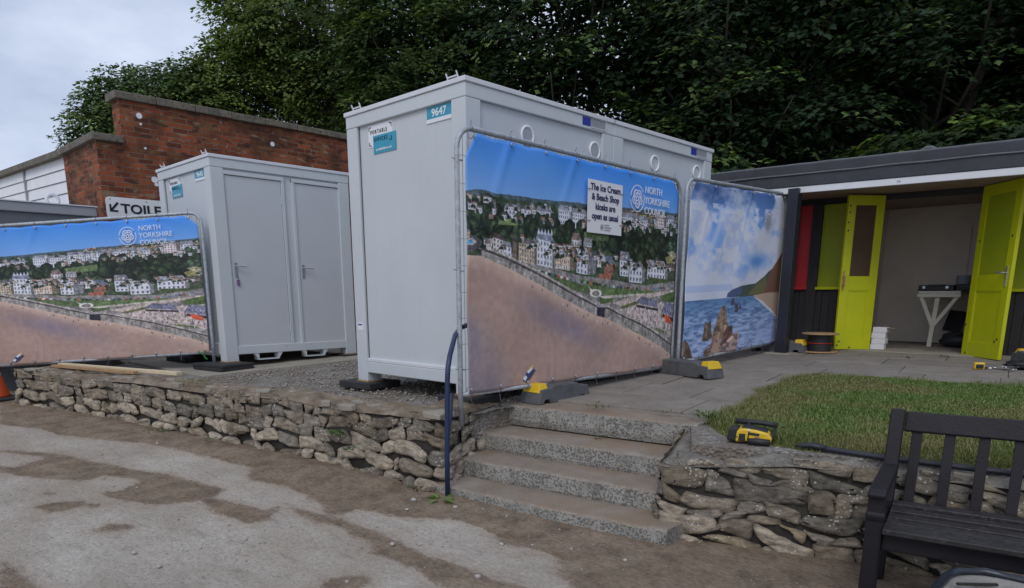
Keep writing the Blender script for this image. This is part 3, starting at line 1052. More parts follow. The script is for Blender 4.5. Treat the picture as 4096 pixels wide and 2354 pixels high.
def blades(n_, poly, zf, hmin, hmax, w, xr, yr, dens=None):
    px = RNG.uniform(*xr, n_); py = RNG.uniform(*yr, n_)
    s_ = poly_sdf(np.stack([px, py], 1), poly)
    k_ = s_ > -.05 * RNG.random(n_)
    px, py, s_ = px[k_], py[k_], s_[k_]
    if dens is not None:
        k_ = RNG.random(len(px)) < dens(px, py, s_)
        px, py, s_ = px[k_], py[k_], s_[k_]
    n_ = len(px)
    h = RNG.uniform(hmin, hmax, n_) * (.65 + .7 * vnoise(px, py, 2.2, 8, 2))
    a = RNG.uniform(0, 6.283, n_)
    le = RNG.uniform(.25, 1.1, n_) * h
    z0 = zf(px, py, s_)
    dx, dy = np.cos(a), np.sin(a)
    wx, wy = -dy * w / 2, dx * w / 2
    b0 = np.stack([px - wx, py - wy, z0], 1)
    b1 = np.stack([px + wx, py + wy, z0], 1)
    mx_, my_ = px + dx * le * .4, py + dy * le * .4
    m0 = np.stack([mx_ - wx * .8, my_ - wy * .8, z0 + h * .65], 1)
    m1 = np.stack([mx_ + wx * .8, my_ + wy * .8, z0 + h * .65], 1)
    t_ = np.stack([px + dx * le, py + dy * le, z0 + h], 1)
    V = np.stack([b0, b1, m0, m1, t_], 1).reshape(-1, 3)
    f0 = np.array([(0, 1, 3), (0, 3, 2), (2, 3, 4)])
    Fc_ = (f0[None] + (np.arange(n_) * 5)[:, None, None]).reshape(-1, 3)
    cl = np.array([(.160, .240, .075)]) * RNG.uniform(.6, 1.35, (n_, 1))
    dry = vnoise(px, py, 1.7, 21, 3)[:, None]
    cl = cl * (1 - np.clip((dry - .43) * 3.2, 0, .8)) + np.array([(.30, .27, .13)]) * np.clip((dry - .43) * 3.2, 0, .8) * RNG.uniform(.6, 1.2, (n_, 1))
    edge_ = np.clip(1 - s_[:, None] / .35, 0, 1) * .55
    cl = cl * (1 - edge_) + np.array([(.22, .195, .09)]) * edge_
    br = RNG.random(n_) < .05
    cl[br] = (.36, .34, .20)
    return V, Fc_, np.repeat(cl, 5, 0)


def fringe_z(x, y, s): return zt(x, y) - .047 + np.clip(s + .08, 0, .35) * .22


Vf, Ff, Cf = blades(60000, LAWN, fringe_z, .03, .075, .006, (-2.95, .6), (4.05, 8.0), lambda x, y, s: (s < .16) * (vnoise(x, y, 3.5, 61, 2) > .47) * .8)
V, Fc, C = blades(150000, LAWN, lambda x, y, s: zt(x, y) - .047 + np.clip(s + .08, 0, .35) * .22, .012, .032, .007, (-2.95, .6), (4.05, 8.0))
Fc = np.concatenate([Fc, Ff + len(V)]); V = np.concatenate([V, Vf]); C = np.concatenate([C, Cf])
o = np_mesh('grass', V, Fc, M['grass'], None, C)
tag(o, 'short mown grass covering the raised lawn', 'grass', None, 'stuff')


# ================================================================== printed banner pictures (drawn by code)
class Art:
    def __init__(self, w, h):
        self.w, self.h = w, h
        self.a = np.zeros((h, w, 3))
        yy, xx = np.mgrid[0:h, 0:w]
        self.u, self.v = (xx + .5) / w, (yy + .5) / h
        self.px, self.py = self.u * 3.07, self.v * 1.93    # metres, for noise

    def nz(self, f, seed, o=4, sx=1, sy=1): return vnoise(self.px * sx + 50, self.py * sy + 50, f, seed, o)

    def put(self, msk, c, al=1.0):
        c = np.array(c, float)
        if np.ndim(msk) == 2 and msk.dtype == bool: msk = msk.astype(float)
        k_ = (msk * al)[..., None]
        self.a = self.a * (1 - k_) + c * k_

    def poly(self, pts, c, al=1.0):
        pts = np.array(pts, float)
        x0, x1 = max(0, int(pts[:, 0].min() * self.w) - 1), min(self.w, int(pts[:, 0].max() * self.w) + 2)
        y0, y1 = max(0, int(pts[:, 1].min() * self.h) - 1), min(self.h, int(pts[:, 1].max() * self.h) + 2)
        if x1 <= x0 or y1 <= y0: return
        U, V_ = self.u[y0:y1, x0:x1], self.v[y0:y1, x0:x1]
        ins = np.zeros(U.shape, bool)
        for i in range(len(pts)):
            a, b = pts[i - 1], pts[i]
            if a[1] == b[1]: continue
            ins ^= ((a[1] > V_) != (b[1] > V_)) & (U < (b[0] - a[0]) * (V_ - a[1]) / (b[1] - a[1]) + a[0])
        s_ = self.a[y0:y1, x0:x1]
        cc = np.array(c, float) if not callable(c) else c(U, V_)
        s_[ins] = (s_ * (1 - al) + cc * al)[ins]

    def image(self, name, gain):
        a = np.clip(self.a / 255, 0, 1)
        lin = np.where(a < .04045, a / 12.92, ((a + .055) / 1.055) ** 2.4) * gain
        mx_ = lin.max(-1, keepdims=True)
        lin = lin * np.where(mx_ > .88, .88 / np.maximum(mx_, 1e-6), 1)
        s_ = np.where(lin < .0031308, lin * 12.92, 1.055 * lin ** (1 / 2.4) - .055)
        im = bpy.data.images.new(name, self.w, self.h)
        px = np.ones((self.h, self.w, 4), np.float32)
        px[..., :3] = s_[::-1]
        im.pixels.foreach_set(px.ravel())
        im.update()
        im.pack()
        return im


def house(A, u0, v0, u1, v1, wall, roof, cols, rows, roofh=.03, skew=.0, side=None):
    """one printed terrace house; skew = vertical drop from its left to its right end"""
    w = u1 - u0
    A.poly([(u0, v0), (u1, v0 + skew), (u1, v1 + skew), (u0, v1)], wall)
    if side: A.poly([(u1, v0 + skew), (u1 + side, v0 + skew - .006), (u1 + side, v1 + skew - .008), (u1, v1 + skew)], [c * .55 for c in wall])
    if roofh: A.poly([(u0 - .002, v0), (u0 + w * .06, v0 - roofh), (u1 - w * .06, v0 + skew - roofh), (u1 + (side or 0) * .6, v0 + skew)], roof)
    for i in range(cols):
        for j in range(rows):
            cu = u0 + w * (i + .5) / cols
            cv = v0 + skew * (i + .5) / cols + (v1 - v0) * (j + .5) / rows
            dw, dv = w / cols * .21, (v1 - v0) / rows * .27
            A.poly([(cu - dw, cv - dv), (cu + dw, cv - dv), (cu + dw, cv + dv), (cu - dw, cv + dv)], (84, 88, 102))


def town_art():
    A = Art(1100, 660)
    u, v = A.u, A.v
    rnd = random.Random(4)
    k_ = np.clip(v / .26, 0, 1)[..., None]
    A.a[:] = np.array((58, 128, 212)) * (1 - k_) + np.array((128, 164, 212)) * k_
    A.put(np.clip(A.nz(1.2, 2) - .5, 0, 1) * 1.0, (140, 185, 235))
    hor = .215 - .055 * np.clip(u, 0, 1) + (vnoise(u * 3, u * 0 + .5, 7, 3) - .5) * .012 - .012 * np.exp(-((u - .07) / .04) ** 2)
    A.put(v > hor, (60, 78, 84))
    A.put((v > hor + .02), (62, 76, 56))
    n1 = A.nz(16, 5, 4)
    A.put(np.clip((n1 - .45) * 5, 0, 1) * (v > hor + .012), (38, 58, 40))
    A.put((np.abs(v - (.20 + .02 * (1 - u))) < .008) & (u > .62), (128, 124, 78))
    # brick roofs of the old town under the skyline
    for i in range(170):
        cu = rnd.uniform(.55, 1.0)
        cv = rnd.uniform(.178, .235)
        w = rnd.uniform(.004, .012)
        A.poly([(cu, cv), (cu + w, cv), (cu + w, cv + .010), (cu, cv + .010)], rnd.choice([(128, 78, 62), (104, 84, 84), (150, 140, 140), (88, 66, 58)]))
    # white crescent terraces
    W_, G_ = (178, 181, 192), (112, 116, 128)
    for (a, b, c, d, n_, r_) in [(.15, .262, .205, .30, 4, 2), (.225, .255, .27, .285, 4, 2), (.275, .25, .33, .275, 5, 2), (.36, .232, .41, .292, 6, 3), (.417, .238, .485, .305, 8, 4), (.49, .225, .555, .285, 7, 3), (.56, .225, .655, .28, 9, 3), (.66, .222, .75, .262, 9, 2), (.755, .225, .80, .265, 4, 2), (.845, .19, .90, .255, 5, 4), (.915, .20, .962, .285, 4, 4)]:
        house(A, a, b, c, d, (W_ if a not in (.845,) else (190, 176, 176)), G_, n_, r_, .022, .0, .012)
    # woods: many round crowns, lighter at their tops
    def wood(n_, ur, vr, rr, dark=1.0):
        L_ = sorted([(rnd.uniform(*vr), rnd.uniform(*ur), rnd.uniform(*rr)) for _ in range(n_)])
        for cv, cu, r_ in L_:
            g = rnd.uniform(.75, 1.2) * dark
            for q, (dr, c) in enumerate([(1, (24, 34, 30)), (.8, (32, 46, 36)), (.5, (44, 60, 42)), (.26, (58, 74, 48))]):
                if q == 3 and rnd.random() < .4: continue
                pts = [(cu - (1 - dr) * r_ * .35 + r_ * dr * math.cos(t / 11 * 6.283) * rnd.uniform(.8, 1.15), cv - (1 - dr) * r_ * .8 + r_ * 1.55 * dr * math.sin(t / 11 * 6.283) * rnd.uniform(.8, 1.15)) for t in range(11)]
                A.poly(pts, [x * g for x in c])
    wood(60, (0, .17), (.25, .40), (.012, .026))
    wood(46, (.20, .47), (.28, .385), (.016, .028))
    wood(22, (.45, .62), (.29, .37), (.012, .024), .95)
    A.poly([(.47, .315), (.60, .30), (.61, .345), (.49, .35)], (84, 104, 66))
    A.poly([(.13, .30), (.20, .295), (.20, .32), (.13, .325)], (104, 128, 74))
    wood(62, (.62, .93), (.27, .43), (.018, .034), .85)
    wood(16, (.95, 1.0), (.24, .36), (.014, .026), 1.2)
    A.poly([(.92, .40), (1.0, .36), (1.0, .42), (.93, .43)], (128, 122, 74))
    A.poly([(.93, .37), (.97, .36), (1.0, .41), (1.0, .43)], (168, 158, 128), .7)
    # promenade slope, lawns, road
    A.poly([(.06, .42), (.15, .43), (.30, .475), (.45, .51), (.60, .525), (.80, .55), (1.0, .52), (1.0, .9), (.85, .80), (.58, .675), (.54, .67), (.40, .585), (.28, .52), (.16, .46), (.06, .425)], (118, 112, 112))
    A.poly([(.10, .425), (.18, .455), (.30, .50), (.45, .545), (.54, .572), (.535, .60), (.45, .585), (.32, .525), (.20, .475), (.10, .43)], (74, 92, 56))
    A.poly([(.45, .525), (.60, .552), (.85, .575), (.88, .595), (.62, .61), (.52, .585)], (82, 102, 62))
    A.poly([(.555, .60), (.63, .605), (.62, .635), (.56, .645)], (64, 80, 46))
    A.poly([(.50, .555), (.53, .585), (.56, .605), (.90, .585), (.90, .594), (.58, .618), (.52, .60)], (164, 156, 146))
    A.poly([(.62, .64), (.75, .60), (.98, .57), (.98, .585), (.80, .62), (.70, .66)], (168, 152, 144))
    A.poly([(.66, .66), (.76, .63), (.78, .655), (.69, .67)], (92, 96, 58))
    A.poly([(.90, .60), (1.0, .575), (1.0, .64), (.92, .65)], (72, 92, 50))
    th = np.linspace(0, 6.28, 22)
    A.poly([(.538 + .028 * math.cos(t), .593 + .020 * math.sin(t)) for t in th], (190, 186, 182))
    A.poly([(.538 + .018 * math.cos(t), .593 + .012 * math.sin(t)) for t in th], (116, 112, 104))
    # bathing pool on the far left
    A.poly([(.0, .385), (.05, .375), (.075, .40), (.06, .425), (.0, .445)], (74, 70, 76))
    A.poly([(.008, .395), (.04, .385), (.055, .40), (.04, .412), (.008, .415)], (150, 148, 152))
    A.poly([(.012, .40), (.035, .393), (.045, .402), (.03, .409), (.012, .41)], (74, 150, 190))
    A.poly([(.085, .385), (.115, .38), (.105, .42), (.09, .44)], (176, 160, 150))
    # sea-front houses
    Wh, Ye, Br = (188, 190, 200), (160, 142, 120), (140, 114, 94)
    D_ = (70, 70, 84)
    house(A, .112, .375, .148, .43, (176, 168, 168), (74, 62, 64), 3, 3, .02, .01, .006)
    house(A, .15, .405, .178, .445, Wh, G_, 2, 2, .02, .006, .0)
    house(A, .182, .385, .20, .455, (92, 76, 62), (60, 56, 60), 1, 2, .02, .004, .006)
    house(A, .205, .385, .262, .462, Ye, (92, 88, 96), 6, 4, .022, .012, .014)
    house(A, .272, .365, .335, .475, Wh, (112, 120, 142), 5, 4, .034, .01, .012)
    for i in range(5): A.poly([(.276 + i * .013, .345), (.281 + i * .013, .318), (.286 + i * .013, .345)], (176, 182, 200))
    house(A, .345, .405, .415, .485, (182, 160, 138), (152, 104, 70), 7, 3, .028, .008, .03)
    for i in range(5): A.poly([(.35 + i * .013, .485), (.355 + i * .013, .465), (.36 + i * .013, .485)], Wh)
    house(A, .447, .425, .497, .50, Wh, (82, 84, 96), 3, 3, .0, .008, .04)
    A.poly([(.447, .425), (.459, .39), (.471, .427)], Wh)
    A.poly([(.471, .427), (.485, .392), (.497, .432)], Wh)
    A.poly([(.459, .39), (.485, .392), (.54, .40), (.54, .43), (.497, .432), (.485, .40)], (72, 70, 82))
    A.poly([(.54, .47), (.55, .425), (.562, .47)], Wh)
    house(A, .42, .355, .455, .385, (176, 172, 176), (120, 96, 96), 3, 1, .03, .0, .01)
    house(A, .475, .36, .515, .38, (176, 176, 182), (126, 122, 128), 4, 1, .02)
    house(A, .575, .45, .618, .50, (138, 84, 62), (86, 96, 118), 3, 2, .035, .0, .012)
    A.poly([(.552, .50), (.61, .50), (.61, .525), (.552, .522)], (148, 84, 66))
    house(A, .655, .43, .705, .505, Wh, (108, 106, 118), 3, 3, .045, .004, .012)
    for du in (.666, .685): A.poly([(du, .42), (du + .006, .40), (du + .012, .42)], Wh)
    house(A, .71, .47, .785, .535, Wh, (116, 114, 124), 4, 2, .036, .004, .016)
    A.poly([(.715, .47), (.73, .438), (.746, .472)], Wh)
    A.poly([(.755, .473), (.77, .442), (.784, .475)], Wh)
    house(A, .815, .455, .92, .515, Wh, (124, 124, 136), 6, 2, .04, .004, .016)
    A.poly([(.855, .457), (.873, .425), (.89, .459)], Wh)
    A.poly([(.815, .505), (.93, .515), (.94, .535), (.84, .532)], (66, 78, 46))
    A.poly([(.93, .44), (.985, .42), (1.0, .46), (.96, .50)], (74, 74, 60))
    for i in range(150):
        cu = rnd.uniform(.02, .98)
        band = rnd.choice([0, 1])
        cv = (rnd.uniform(.225, .30) - .03 * cu) if band else np.interp(cu, [0, .2, .5, .8, 1], [.36, .375, .40, .43, .41]) + rnd.uniform(-.015, .04)
        w, h = rnd.uniform(.008, .018), rnd.uniform(.012, .024)
        wl_ = rnd.choice([(196, 198, 208), (178, 168, 160), (150, 122, 104), (206, 206, 214), (120, 116, 122)])
        house(A, cu, cv, cu + w, cv + h, wl_, rnd.choice([(96, 96, 106), (120, 84, 70), (78, 74, 80)]), 2, 1, h * .45, 0, w * .3)
        if rnd.random() < .6:
            A.poly([(cu - .012, cv + h), (cu - .006, cv + h * .3), (cu + .004, cv + h * .2), (cu + .008, cv + h * 1.1)], (36, 50, 38))
    # parked cars along the road
    for i in range(64):
        t = i / 63
        cu = .10 + .86 * t
        cv = np.interp(cu, [.1, .3, .45, .6, .8, .97], [.437, .502, .533, .552, .565, .548])
        c = rnd.choice([(206, 210, 220), (56, 58, 70), (40, 40, 48), (96, 104, 120), (60, 84, 120), (150, 60, 48), (120, 122, 128)])
        A.poly([(cu, cv), (cu + .010, cv + .001), (cu + .010, cv + .012), (cu, cv + .011)], c)
    # crowded landing with two kiosks
    A.poly([(.60, .685), (.70, .665), (.80, .635), (1.0, .64), (1.0, .83), (.9, .79), (.78, .735)], (160, 144, 140))
    A.poly([(.755, .632), (.79, .607), (.872, .628), (.885, .665), (.80, .65)], (96, 98, 122))
    A.poly([(.76, .648), (.885, .672), (.885, .684), (.76, .662)], (52, 46, 52))
    A.poly([(.905, .69), (.925, .632), (1.0, .652), (1.0, .728)], (102, 102, 124))
    A.poly([(.905, .695), (1.0, .73), (1.0, .75), (.91, .715)], (52, 48, 52))
    A.poly([(.925, .705), (.945, .705), (.975, .735), (.975, .76), (.935, .74)], (190, 70, 42))
    A.poly([(.86, .765), (.95, .80), (.96, .815), (.87, .785)], (84, 96, 58))
    for i in range(120):
        cu, cv = rnd.uniform(.64, .98), rnd.uniform(.66, .82)
        if cv > .655 + (cu - .6) * .42: continue
        A.poly([(cu, cv), (cu + .003, cv), (cu + .003, cv + .012), (cu, cv + .012)], rnd.choice([(52, 58, 84), (60, 52, 56), (196, 196, 204), (70, 90, 140)]))
    # beach
    edge = np.interp(u, [0, .07, .16, .28, .40, .54, .60, .78, .9, 1.0], [.452, .452, .49, .555, .625, .70, .715, .805, .872, .94])
    b_ = v > edge
    A.put(b_, (148, 119, 108))
    d = np.clip((v - edge) / .06, 0, 1)
    A.put(b_ * (1 - d), (186, 156, 138), .8)
    wet = np.clip((.23 - u - (1 - v) * .28 + (A.nz(2, 8) - .5) * .12) * 9, 0, 1) * np.clip((v - .62) * 8, 0, 1)
    A.put(b_ * wet, (112, 104, 116), .85)
    ax, ay = u - .40, v - .74
    l_ = ax * math.cos(.55) + ay * math.sin(.55)
    q_ = -ax * math.sin(.55) + ay * math.cos(.55)
    A.put(b_ * np.exp(-(q_ / .055) ** 2) * np.clip(1.25 - np.abs(l_) / .24, 0, 1) * (.6 + .6 * A.nz(3, 6)), (112, 100, 116), .9)
    A.put(b_ * np.exp(-((u - .90) / .06) ** 2) * np.exp(-((v - .93) / .03) ** 2), (140, 118, 108), .6)
    A.put(b_ * (A.nz(14, 9, 3, 1, .5) > .60), (150, 122, 112), .25)
    for k2 in (.31, .335): A.put(b_ * (np.abs(u - k2 - .02 * np.sin(v * 9)) < .0025) * (v > .60), (132, 110, 106), .6)
    # sea wall
    top = np.interp(u, [.075, .16, .28, .40, .54, .565, .60, .78, .9, 1.0], [.425, .455, .515, .58, .655, .665, .665, .75, .82, .885])
    fw = (v > top) & (v < edge) & (u > .07)
    A.put(fw, (132, 126, 122))
    A.put(fw & (A.nz(24, 4, 3, 2.2, .3) > .56), (102, 96, 94), .8)
    A.put((np.abs(v - top) < .004) & (u > .07), (64, 58, 60))
    A.put((np.abs(v - top + .012) < .005) & (u > .09), (150, 142, 138))
    A.poly([(.545, .655), (.585, .658), (.585, .71), (.545, .70)], (44, 44, 56))
    A.poly([(.545, .64), (.585, .645), (.585, .662), (.545, .658)], (120, 116, 122))
    for i in range(22):
        cu = rnd.uniform(.25, .97)
        cv = np.interp(cu, [.16, .28, .40, .54, .60, .78, .9, 1.0], [.50, .565, .635, .71, .725, .815, .882, .95]) + rnd.uniform(0, .02)
        A.poly([(cu, cv), (cu + .004, cv), (cu + .004, cv + .01), (cu, cv + .01)], rnd.choice([(90, 70, 66), (176, 176, 190), (70, 70, 80)]))
    # jeep on the sand
    A.poly([(.222, .975), (.24, .945), (.268, .925), (.276, .935), (.258, .965), (.238, .985)], (70, 60, 66))
    A.poly([(.224, .965), (.240, .938), (.262, .922), (.27, .932), (.252, .958), (.234, .978)], (40, 56, 104))
    A.poly([(.224, .965), (.234, .95), (.242, .96), (.234, .977)], (214, 218, 228))
    A.poly([(.240, .936), (.258, .918), (.264, .926), (.247, .945)], (206, 206, 212))
    A.poly([(.25, .922), (.264, .908), (.267, .914), (.254, .927)], (196, 168, 84))
    land = (v > hor)
    g_ = A.a.mean(-1, keepdims=True)
    A.a = np.where(land[..., None], g_ + (A.a - g_) * .80, A.a)
    A.a *= (1 + (A.nz(90, 61, 2) - .5) * .5 * (land & ~b_))[..., None]
    A.a *= (1 + ((A.nz(34, 12, 4) - .5) * .75 * (land & ~b_) + (A.nz(22, 14, 4) - .5) * .14 * b_))[..., None]
    return A


def cove_art():
    A = Art(800, 620)
    u, v = A.u, A.v
    rnd = random.Random(9)
    k_ = np.clip(v / .3, 0, 1)[..., None]
    A.a[:] = np.array((48, 86, 146)) * (1 - k_) + np.array((100, 138, 196)) * k_
    c1 = vnoise(u * 3.2 + v * 1.5, v * 3.6 - u * 1.0, 1.6, 31, 5)
    A.put(np.clip((c1 - .44 + np.clip(v - .12, 0, .5) * .55) * 6.5, 0, 1), (190, 195, 212))
    c2 = vnoise(u * 5, v * 6, 2.1, 37, 5)
    A.put(np.clip((c2 - .52) * 6, 0, 1) * (v > .15), (128, 146, 186), .7)
    c3 = vnoise(u * 7, v * 9, 2.4, 43, 5)
    A.put(np.clip((c3 - .54) * 7, 0, 1) * (v > .1) * (v < .6), (206, 208, 220), .7)
    A.put(np.exp(-((u - .25 - (v - .3) * -.5) / .02) ** 2) * (v < .6), (206, 210, 226), .45)
    A.put(np.exp(-((u - .70) / .13) ** 2 - ((v - .43) / .05) ** 2), (52, 108, 184), .9)
    A.put(np.clip((v - .46) * 8, 0, 1) * (v < .655), (178, 184, 204), .7)
    A.put((np.abs(v - .59) < .02) & (u < .45), (128, 146, 186), .7)
    A.put(np.clip(1 - v / .14, 0, 1) * np.clip(1.3 - u * 1.3, 0, 1), (34, 60, 108), .75)
    sea = v > .655
    dep = np.clip((v - .655) / .33, 0, 1)[..., None]
    A.a[sea] = (np.array((66, 104, 150)) * (1 - dep) + np.array((124, 142, 180)) * dep)[sea]
    wv = vnoise(u * 18, v * 70, 1.3, 41, 4)
    A.put(sea * np.clip((wv - .5) * 6, 0, 1) * np.clip(dep[..., 0] * 3, .1, 1), (150, 166, 204), .6)
    A.put(sea * np.clip((.46 - wv) * 6, 0, 1), (44, 66, 116), .6)
    A.put(sea * np.clip((u - .5) * 2.2, 0, 1) * np.clip((v - .70) * 4, 0, 1), (126, 144, 192), .7)
    A.poly([(.40, .652), (.41, .625), (.45, .605), (.55, .585), (.70, .575), (.80, .53), (.84, .50), (.90, .47), (.90, .655), (.6, .655)], (58, 72, 66))
    A.poly([(.40, .652), (.41, .625), (.48, .60), (.56, .59), (.55, .64), (.48, .652)], (58, 74, 112))
    A.poly([(.62, .645), (.72, .58), (.82, .53), (.84, .645)], (88, 88, 56))
    A.poly([(.80, .65), (.86, .50), (.90, .455), (.96, .40), (1.0, .36), (1.0, .65)], (104, 68, 56))
    A.poly([(.68, .652), (.84, .642), (1.0, .645), (1.0, .82), (.93, .77), (.80, .70)], (152, 128, 112))
    A.poly([(.68, .655), (.80, .70), (.93, .77), (1.0, .82), (1.0, .835), (.92, .785), (.78, .71)], (190, 192, 206))
    # rocks
    def rock(pts, c, l_=None):
        A.poly(pts, c)
        if l_: A.poly(l_, [x * 1.35 for x in c])
    for q in [(.465, .68, .018, .022), (.50, .71, .014, .014), (.512, .725, .018, .026), (.545, .722, .018, .01)]:
        rock([(q[0] - q[2], q[1] + q[3]), (q[0] - q[2] * .5, q[1] - q[3]), (q[0] + q[2] * .6, q[1] - q[3]), (q[0] + q[2], q[1] + q[3])], (62, 60, 78))
    rock([(.185, .90), (.20, .86), (.215, .785), (.24, .80), (.262, .785), (.275, .855), (.285, .885), (.25, .905)], (88, 72, 62), [(.21, .86), (.22, .80), (.24, .81), (.235, .89)])
    rock([(.28, .91), (.285, .86), (.33, .75), (.365, .70), (.395, .705), (.41, .75), (.435, .83), (.45, .91)], (128, 104, 88), [(.39, .71), (.405, .75), (.43, .84), (.40, .86), (.38, .76)])
    A.poly([(.315, .93), (.36, .80), (.385, .76), (.36, .86), (.345, .94)], (150, 122, 92))
    rock([(.36, .95), (.40, .87), (.44, .835), (.485, .83), (.49, .89), (.42, .955)], (92, 66, 60), [(.37, .94), (.41, .87), (.45, .84), (.44, .87)])
    rock([(.255, .99), (.27, .93), (.30, .90), (.33, .90), (.32, .99)], (116, 86, 76))
    rock([(.22, 1.0), (.205, .97), (.235, .945), (.27, .95), (.27, 1.0)], (122, 98, 78))
    rock([(.36, 1.0), (.37, .96), (.47, .90), (.54, .87), (.555, .90), (.545, .955), (.53, 1.0)], (146, 120, 118), [(.37, .965), (.47, .905), (.54, .875), (.48, .925)])
    rock([(.25, 1.0), (.27, .965), (.345, .875), (.37, .93), (.375, 1.0)], (148, 118, 102))
    rock([(.0, 1.0), (.005, .90), (.04, .875), (.07, .90), (.10, .95), (.12, 1.0)], (84, 74, 64), [(.01, .92), (.04, .88), (.05, .95), (.02, .99)])
    g_ = A.a.mean(-1, keepdims=True)
    A.a = g_ + (A.a - g_) * .80
    rockm = (A.a[..., 0] > A.a[..., 2] + 8) & (v > .69) & (u < .6)
    A.put(rockm * np.clip((vnoise(u * 30, v * 40, 1.2, 51, 4) - .48) * 6, 0, 1), (52, 40, 38), .6)
    return A


def banner_mat(name, img):
    m_ = N(name)
    t = m_.n('TexImage', interpolation='Cubic')
    t.image = img
    t.extension = 'EXTEND'
    m_.l(m_.coord('UV'), t.inputs[0])
    m_.base(t.outputs[0])
    m_.set(0.42, 0, 0.4)
    return m_.m


TOWN = town_art().image('town_print', 1.7)
COVE = cove_art().image('cove_print', 1.85)
M['town'] = banner_mat('town_banner', TOWN)
M['cove'] = banner_mat('cove_banner', COVE)


# ================================================================== fence panels with printed banners
def fence(name, A_, B_, hgt, label, mat_b, lx, foot=(.14, .14), logo=None, eyes=7, clip=(.035, .087, .09, .08), seed=1, wire=True):
    """A_,B_: ends of the bottom rail; banner faces the right-hand normal"""
    A_, B_ = Vector(A_), Vector(B_)
    e = B_ - A_
    L = math.hypot(e.x, e.y)
    ex = e / L                                     # per metre along (may rise)
    nrm = Vector((e.y, -e.x, 0)).normalized()
    P = lambda s, h, d=0.0: A_ + ex * s + Vector((0, 0, h)) + nrm * d
    t = thing(name, P(L / 2, 0), label, 'fence', 'temporary fences with printed banners')
    rc = .15 * hgt / 1.9
    r = .0195
    arc = lambda cs, ch, a0, a1: [P(cs + rc * math.cos(R(a0 + (a1 - a0) * i / 8)), ch + rc * math.sin(R(a0 + (a1 - a0) * i / 8))) for i in range(9)]
    pts = [P(0, -foot[0]), P(0, .2)] + [P(0, hgt - rc)] + arc(rc, hgt - rc, 180, 90) + arc(L - rc, hgt - rc, 90, 0) + [P(L, .2), P(L, -foot[1])]
    mb = MB()
    mb.tube(pts, r, 12)
    mb.build('tube_frame', M['galv'], t, smooth=True)
    mb = MB()
    mb.tube([P(0, 0), P(L, 0)], r * .95, 12)
    mb.build('bottom_rail', M['galv'], t, smooth=True)
    mb = MB()
    wr = .0017
    n_ = int(L / .055)
    for i in range(1, n_):
        s = L * i / n_
        dh = 0
        if s < rc: dh = rc - math.sqrt(max(0, rc * rc - (rc - s) ** 2))
        if s > L - rc: dh = rc - math.sqrt(max(0, rc * rc - (s - L + rc) ** 2))
        mb.tube([P(s, 0), P(s, hgt - dh)], wr, 4)
    for i in range(1, 10):
        mb.tube([P(0, hgt * i / 10), P(L, hgt * i / 10)], wr, 4)
    mb.build('wire_mesh', M['wire'], t)
    # cloth
    nu, nv = 110, 66
    u0, u1 = clip[0], 1 - clip[2] * .35
    V, Fc, UV = [], [], []
    rnd = random.Random(seed)
    ph = [rnd.uniform(0, 6) for _ in range(6)]
    eye_s = [(.045 + (1 - .09) * i / (eyes - 1)) for i in range(eyes)]
    for j in range(nv + 1):
        v_ = j / nv
        a = .022 + max(0, (clip[1] - v_) / clip[1]) * clip[0]
        b = 1 - .012 - max(0, (clip[3] - v_) / clip[3]) ** 1.5 * clip[2] * .55
        for i in range(nu + 1):
            u_ = i / nu
            uu = a + (b - a) * u_
            sag = min(abs(uu - q) for q in eye_s)
            sag = (sag * (eyes - 1) / .91) ** 2 * 4
            hh = hgt * (1 - v_ * .985) - .028 - .012 * sag * max(0, 1 - v_ / .25)
            hh += .012 * (1 - v_) * 0
            d = .016 + .0035 * math.sin(u_ * 17 + v_ * 5 + ph[0]) * (1 - .5 * v_)
            d += .0045 * math.sin((u_ * 1.6 + v_) * 11 + ph[1]) + .003 * math.sin((u_ - v_ * .7) * 23 + ph[2])
            # tension folds that run down from the eyelets
            for q in eye_s[1:5:2]:
                x_ = (uu - q + v_ * .28)
                d += .011 * math.exp(-(x_ / .012) ** 2) * max(0, 1 - v_ / .45)
            d += .004 * abs(((uu * L / .055) % 1) - .5) * (1 if v_ < .6 else .4)
            p = P(uu * L, hh, max(.004, d))
            V.append(p)
            UV.append((uu, 1 - v_))
    for j in range(nv):
        for i in range(nu):
            q = j * (nu + 1) + i
            Fc.append((q, q + nu + 1, q + nu + 2, q + 1))
    cl = np_mesh('banner', [tuple(p) for p in V], Fc, mat_b, t, None, True, k=4)
    uvl = cl.data.uv_layers.new(name='UVMap')
    ar = np.array([UV[l_.vertex_index] for l_ in cl.data.loops], np.float32)
    uvl.data.foreach_set('uv', ar.ravel())
    sol = cl.modifiers.new('Solidify', 'SOLIDIFY')
    sol.thickness = .0012
    sol.offset = -1
    # eyelets and cable ties
    for row_h, es in ((hgt - .05, eye_s), (.035, [(.03 + .94 * i / (eyes + 1)) for i in range(eyes + 2)])):
        for q in es:
            c = P(q * L, row_h, .03)
            mb = MB()
            mb.tube([c + (ex * math.cos(k_ / 10 * 6.283) + Vector((0, 0, 1)) * math.sin(k_ / 10 * 6.283)) * .010 for k_ in range(10)], .0045, 6, True)
            mb.build('eyelet', M['steel'], t, smooth=True)
            mb = MB()
            up_ = row_h > .5
            rail_h = hgt if up_ else 0
            ring = []
            for k_ in range(13):
                a = k_ / 13 * 6.283
                ring.append(P(q * L, (row_h + rail_h) / 2, 0) + Vector((0, 0, 1)) * math.cos(a) * (abs(row_h - rail_h) / 2 + .018) + nrm * math.sin(a) * .032)
            mb.tube(ring, .0025, 5, True)
            g_ = rnd.uniform(-.5, .5)
            tip = ring[0 if up_ else 6]
            mb.tube([tip, tip + ex * .03 * g_ + Vector((0, 0, .035 if up_ else -.06)) + nrm * .02], .002, 5)
            mb.build('cable_tie', M['wire'], t)
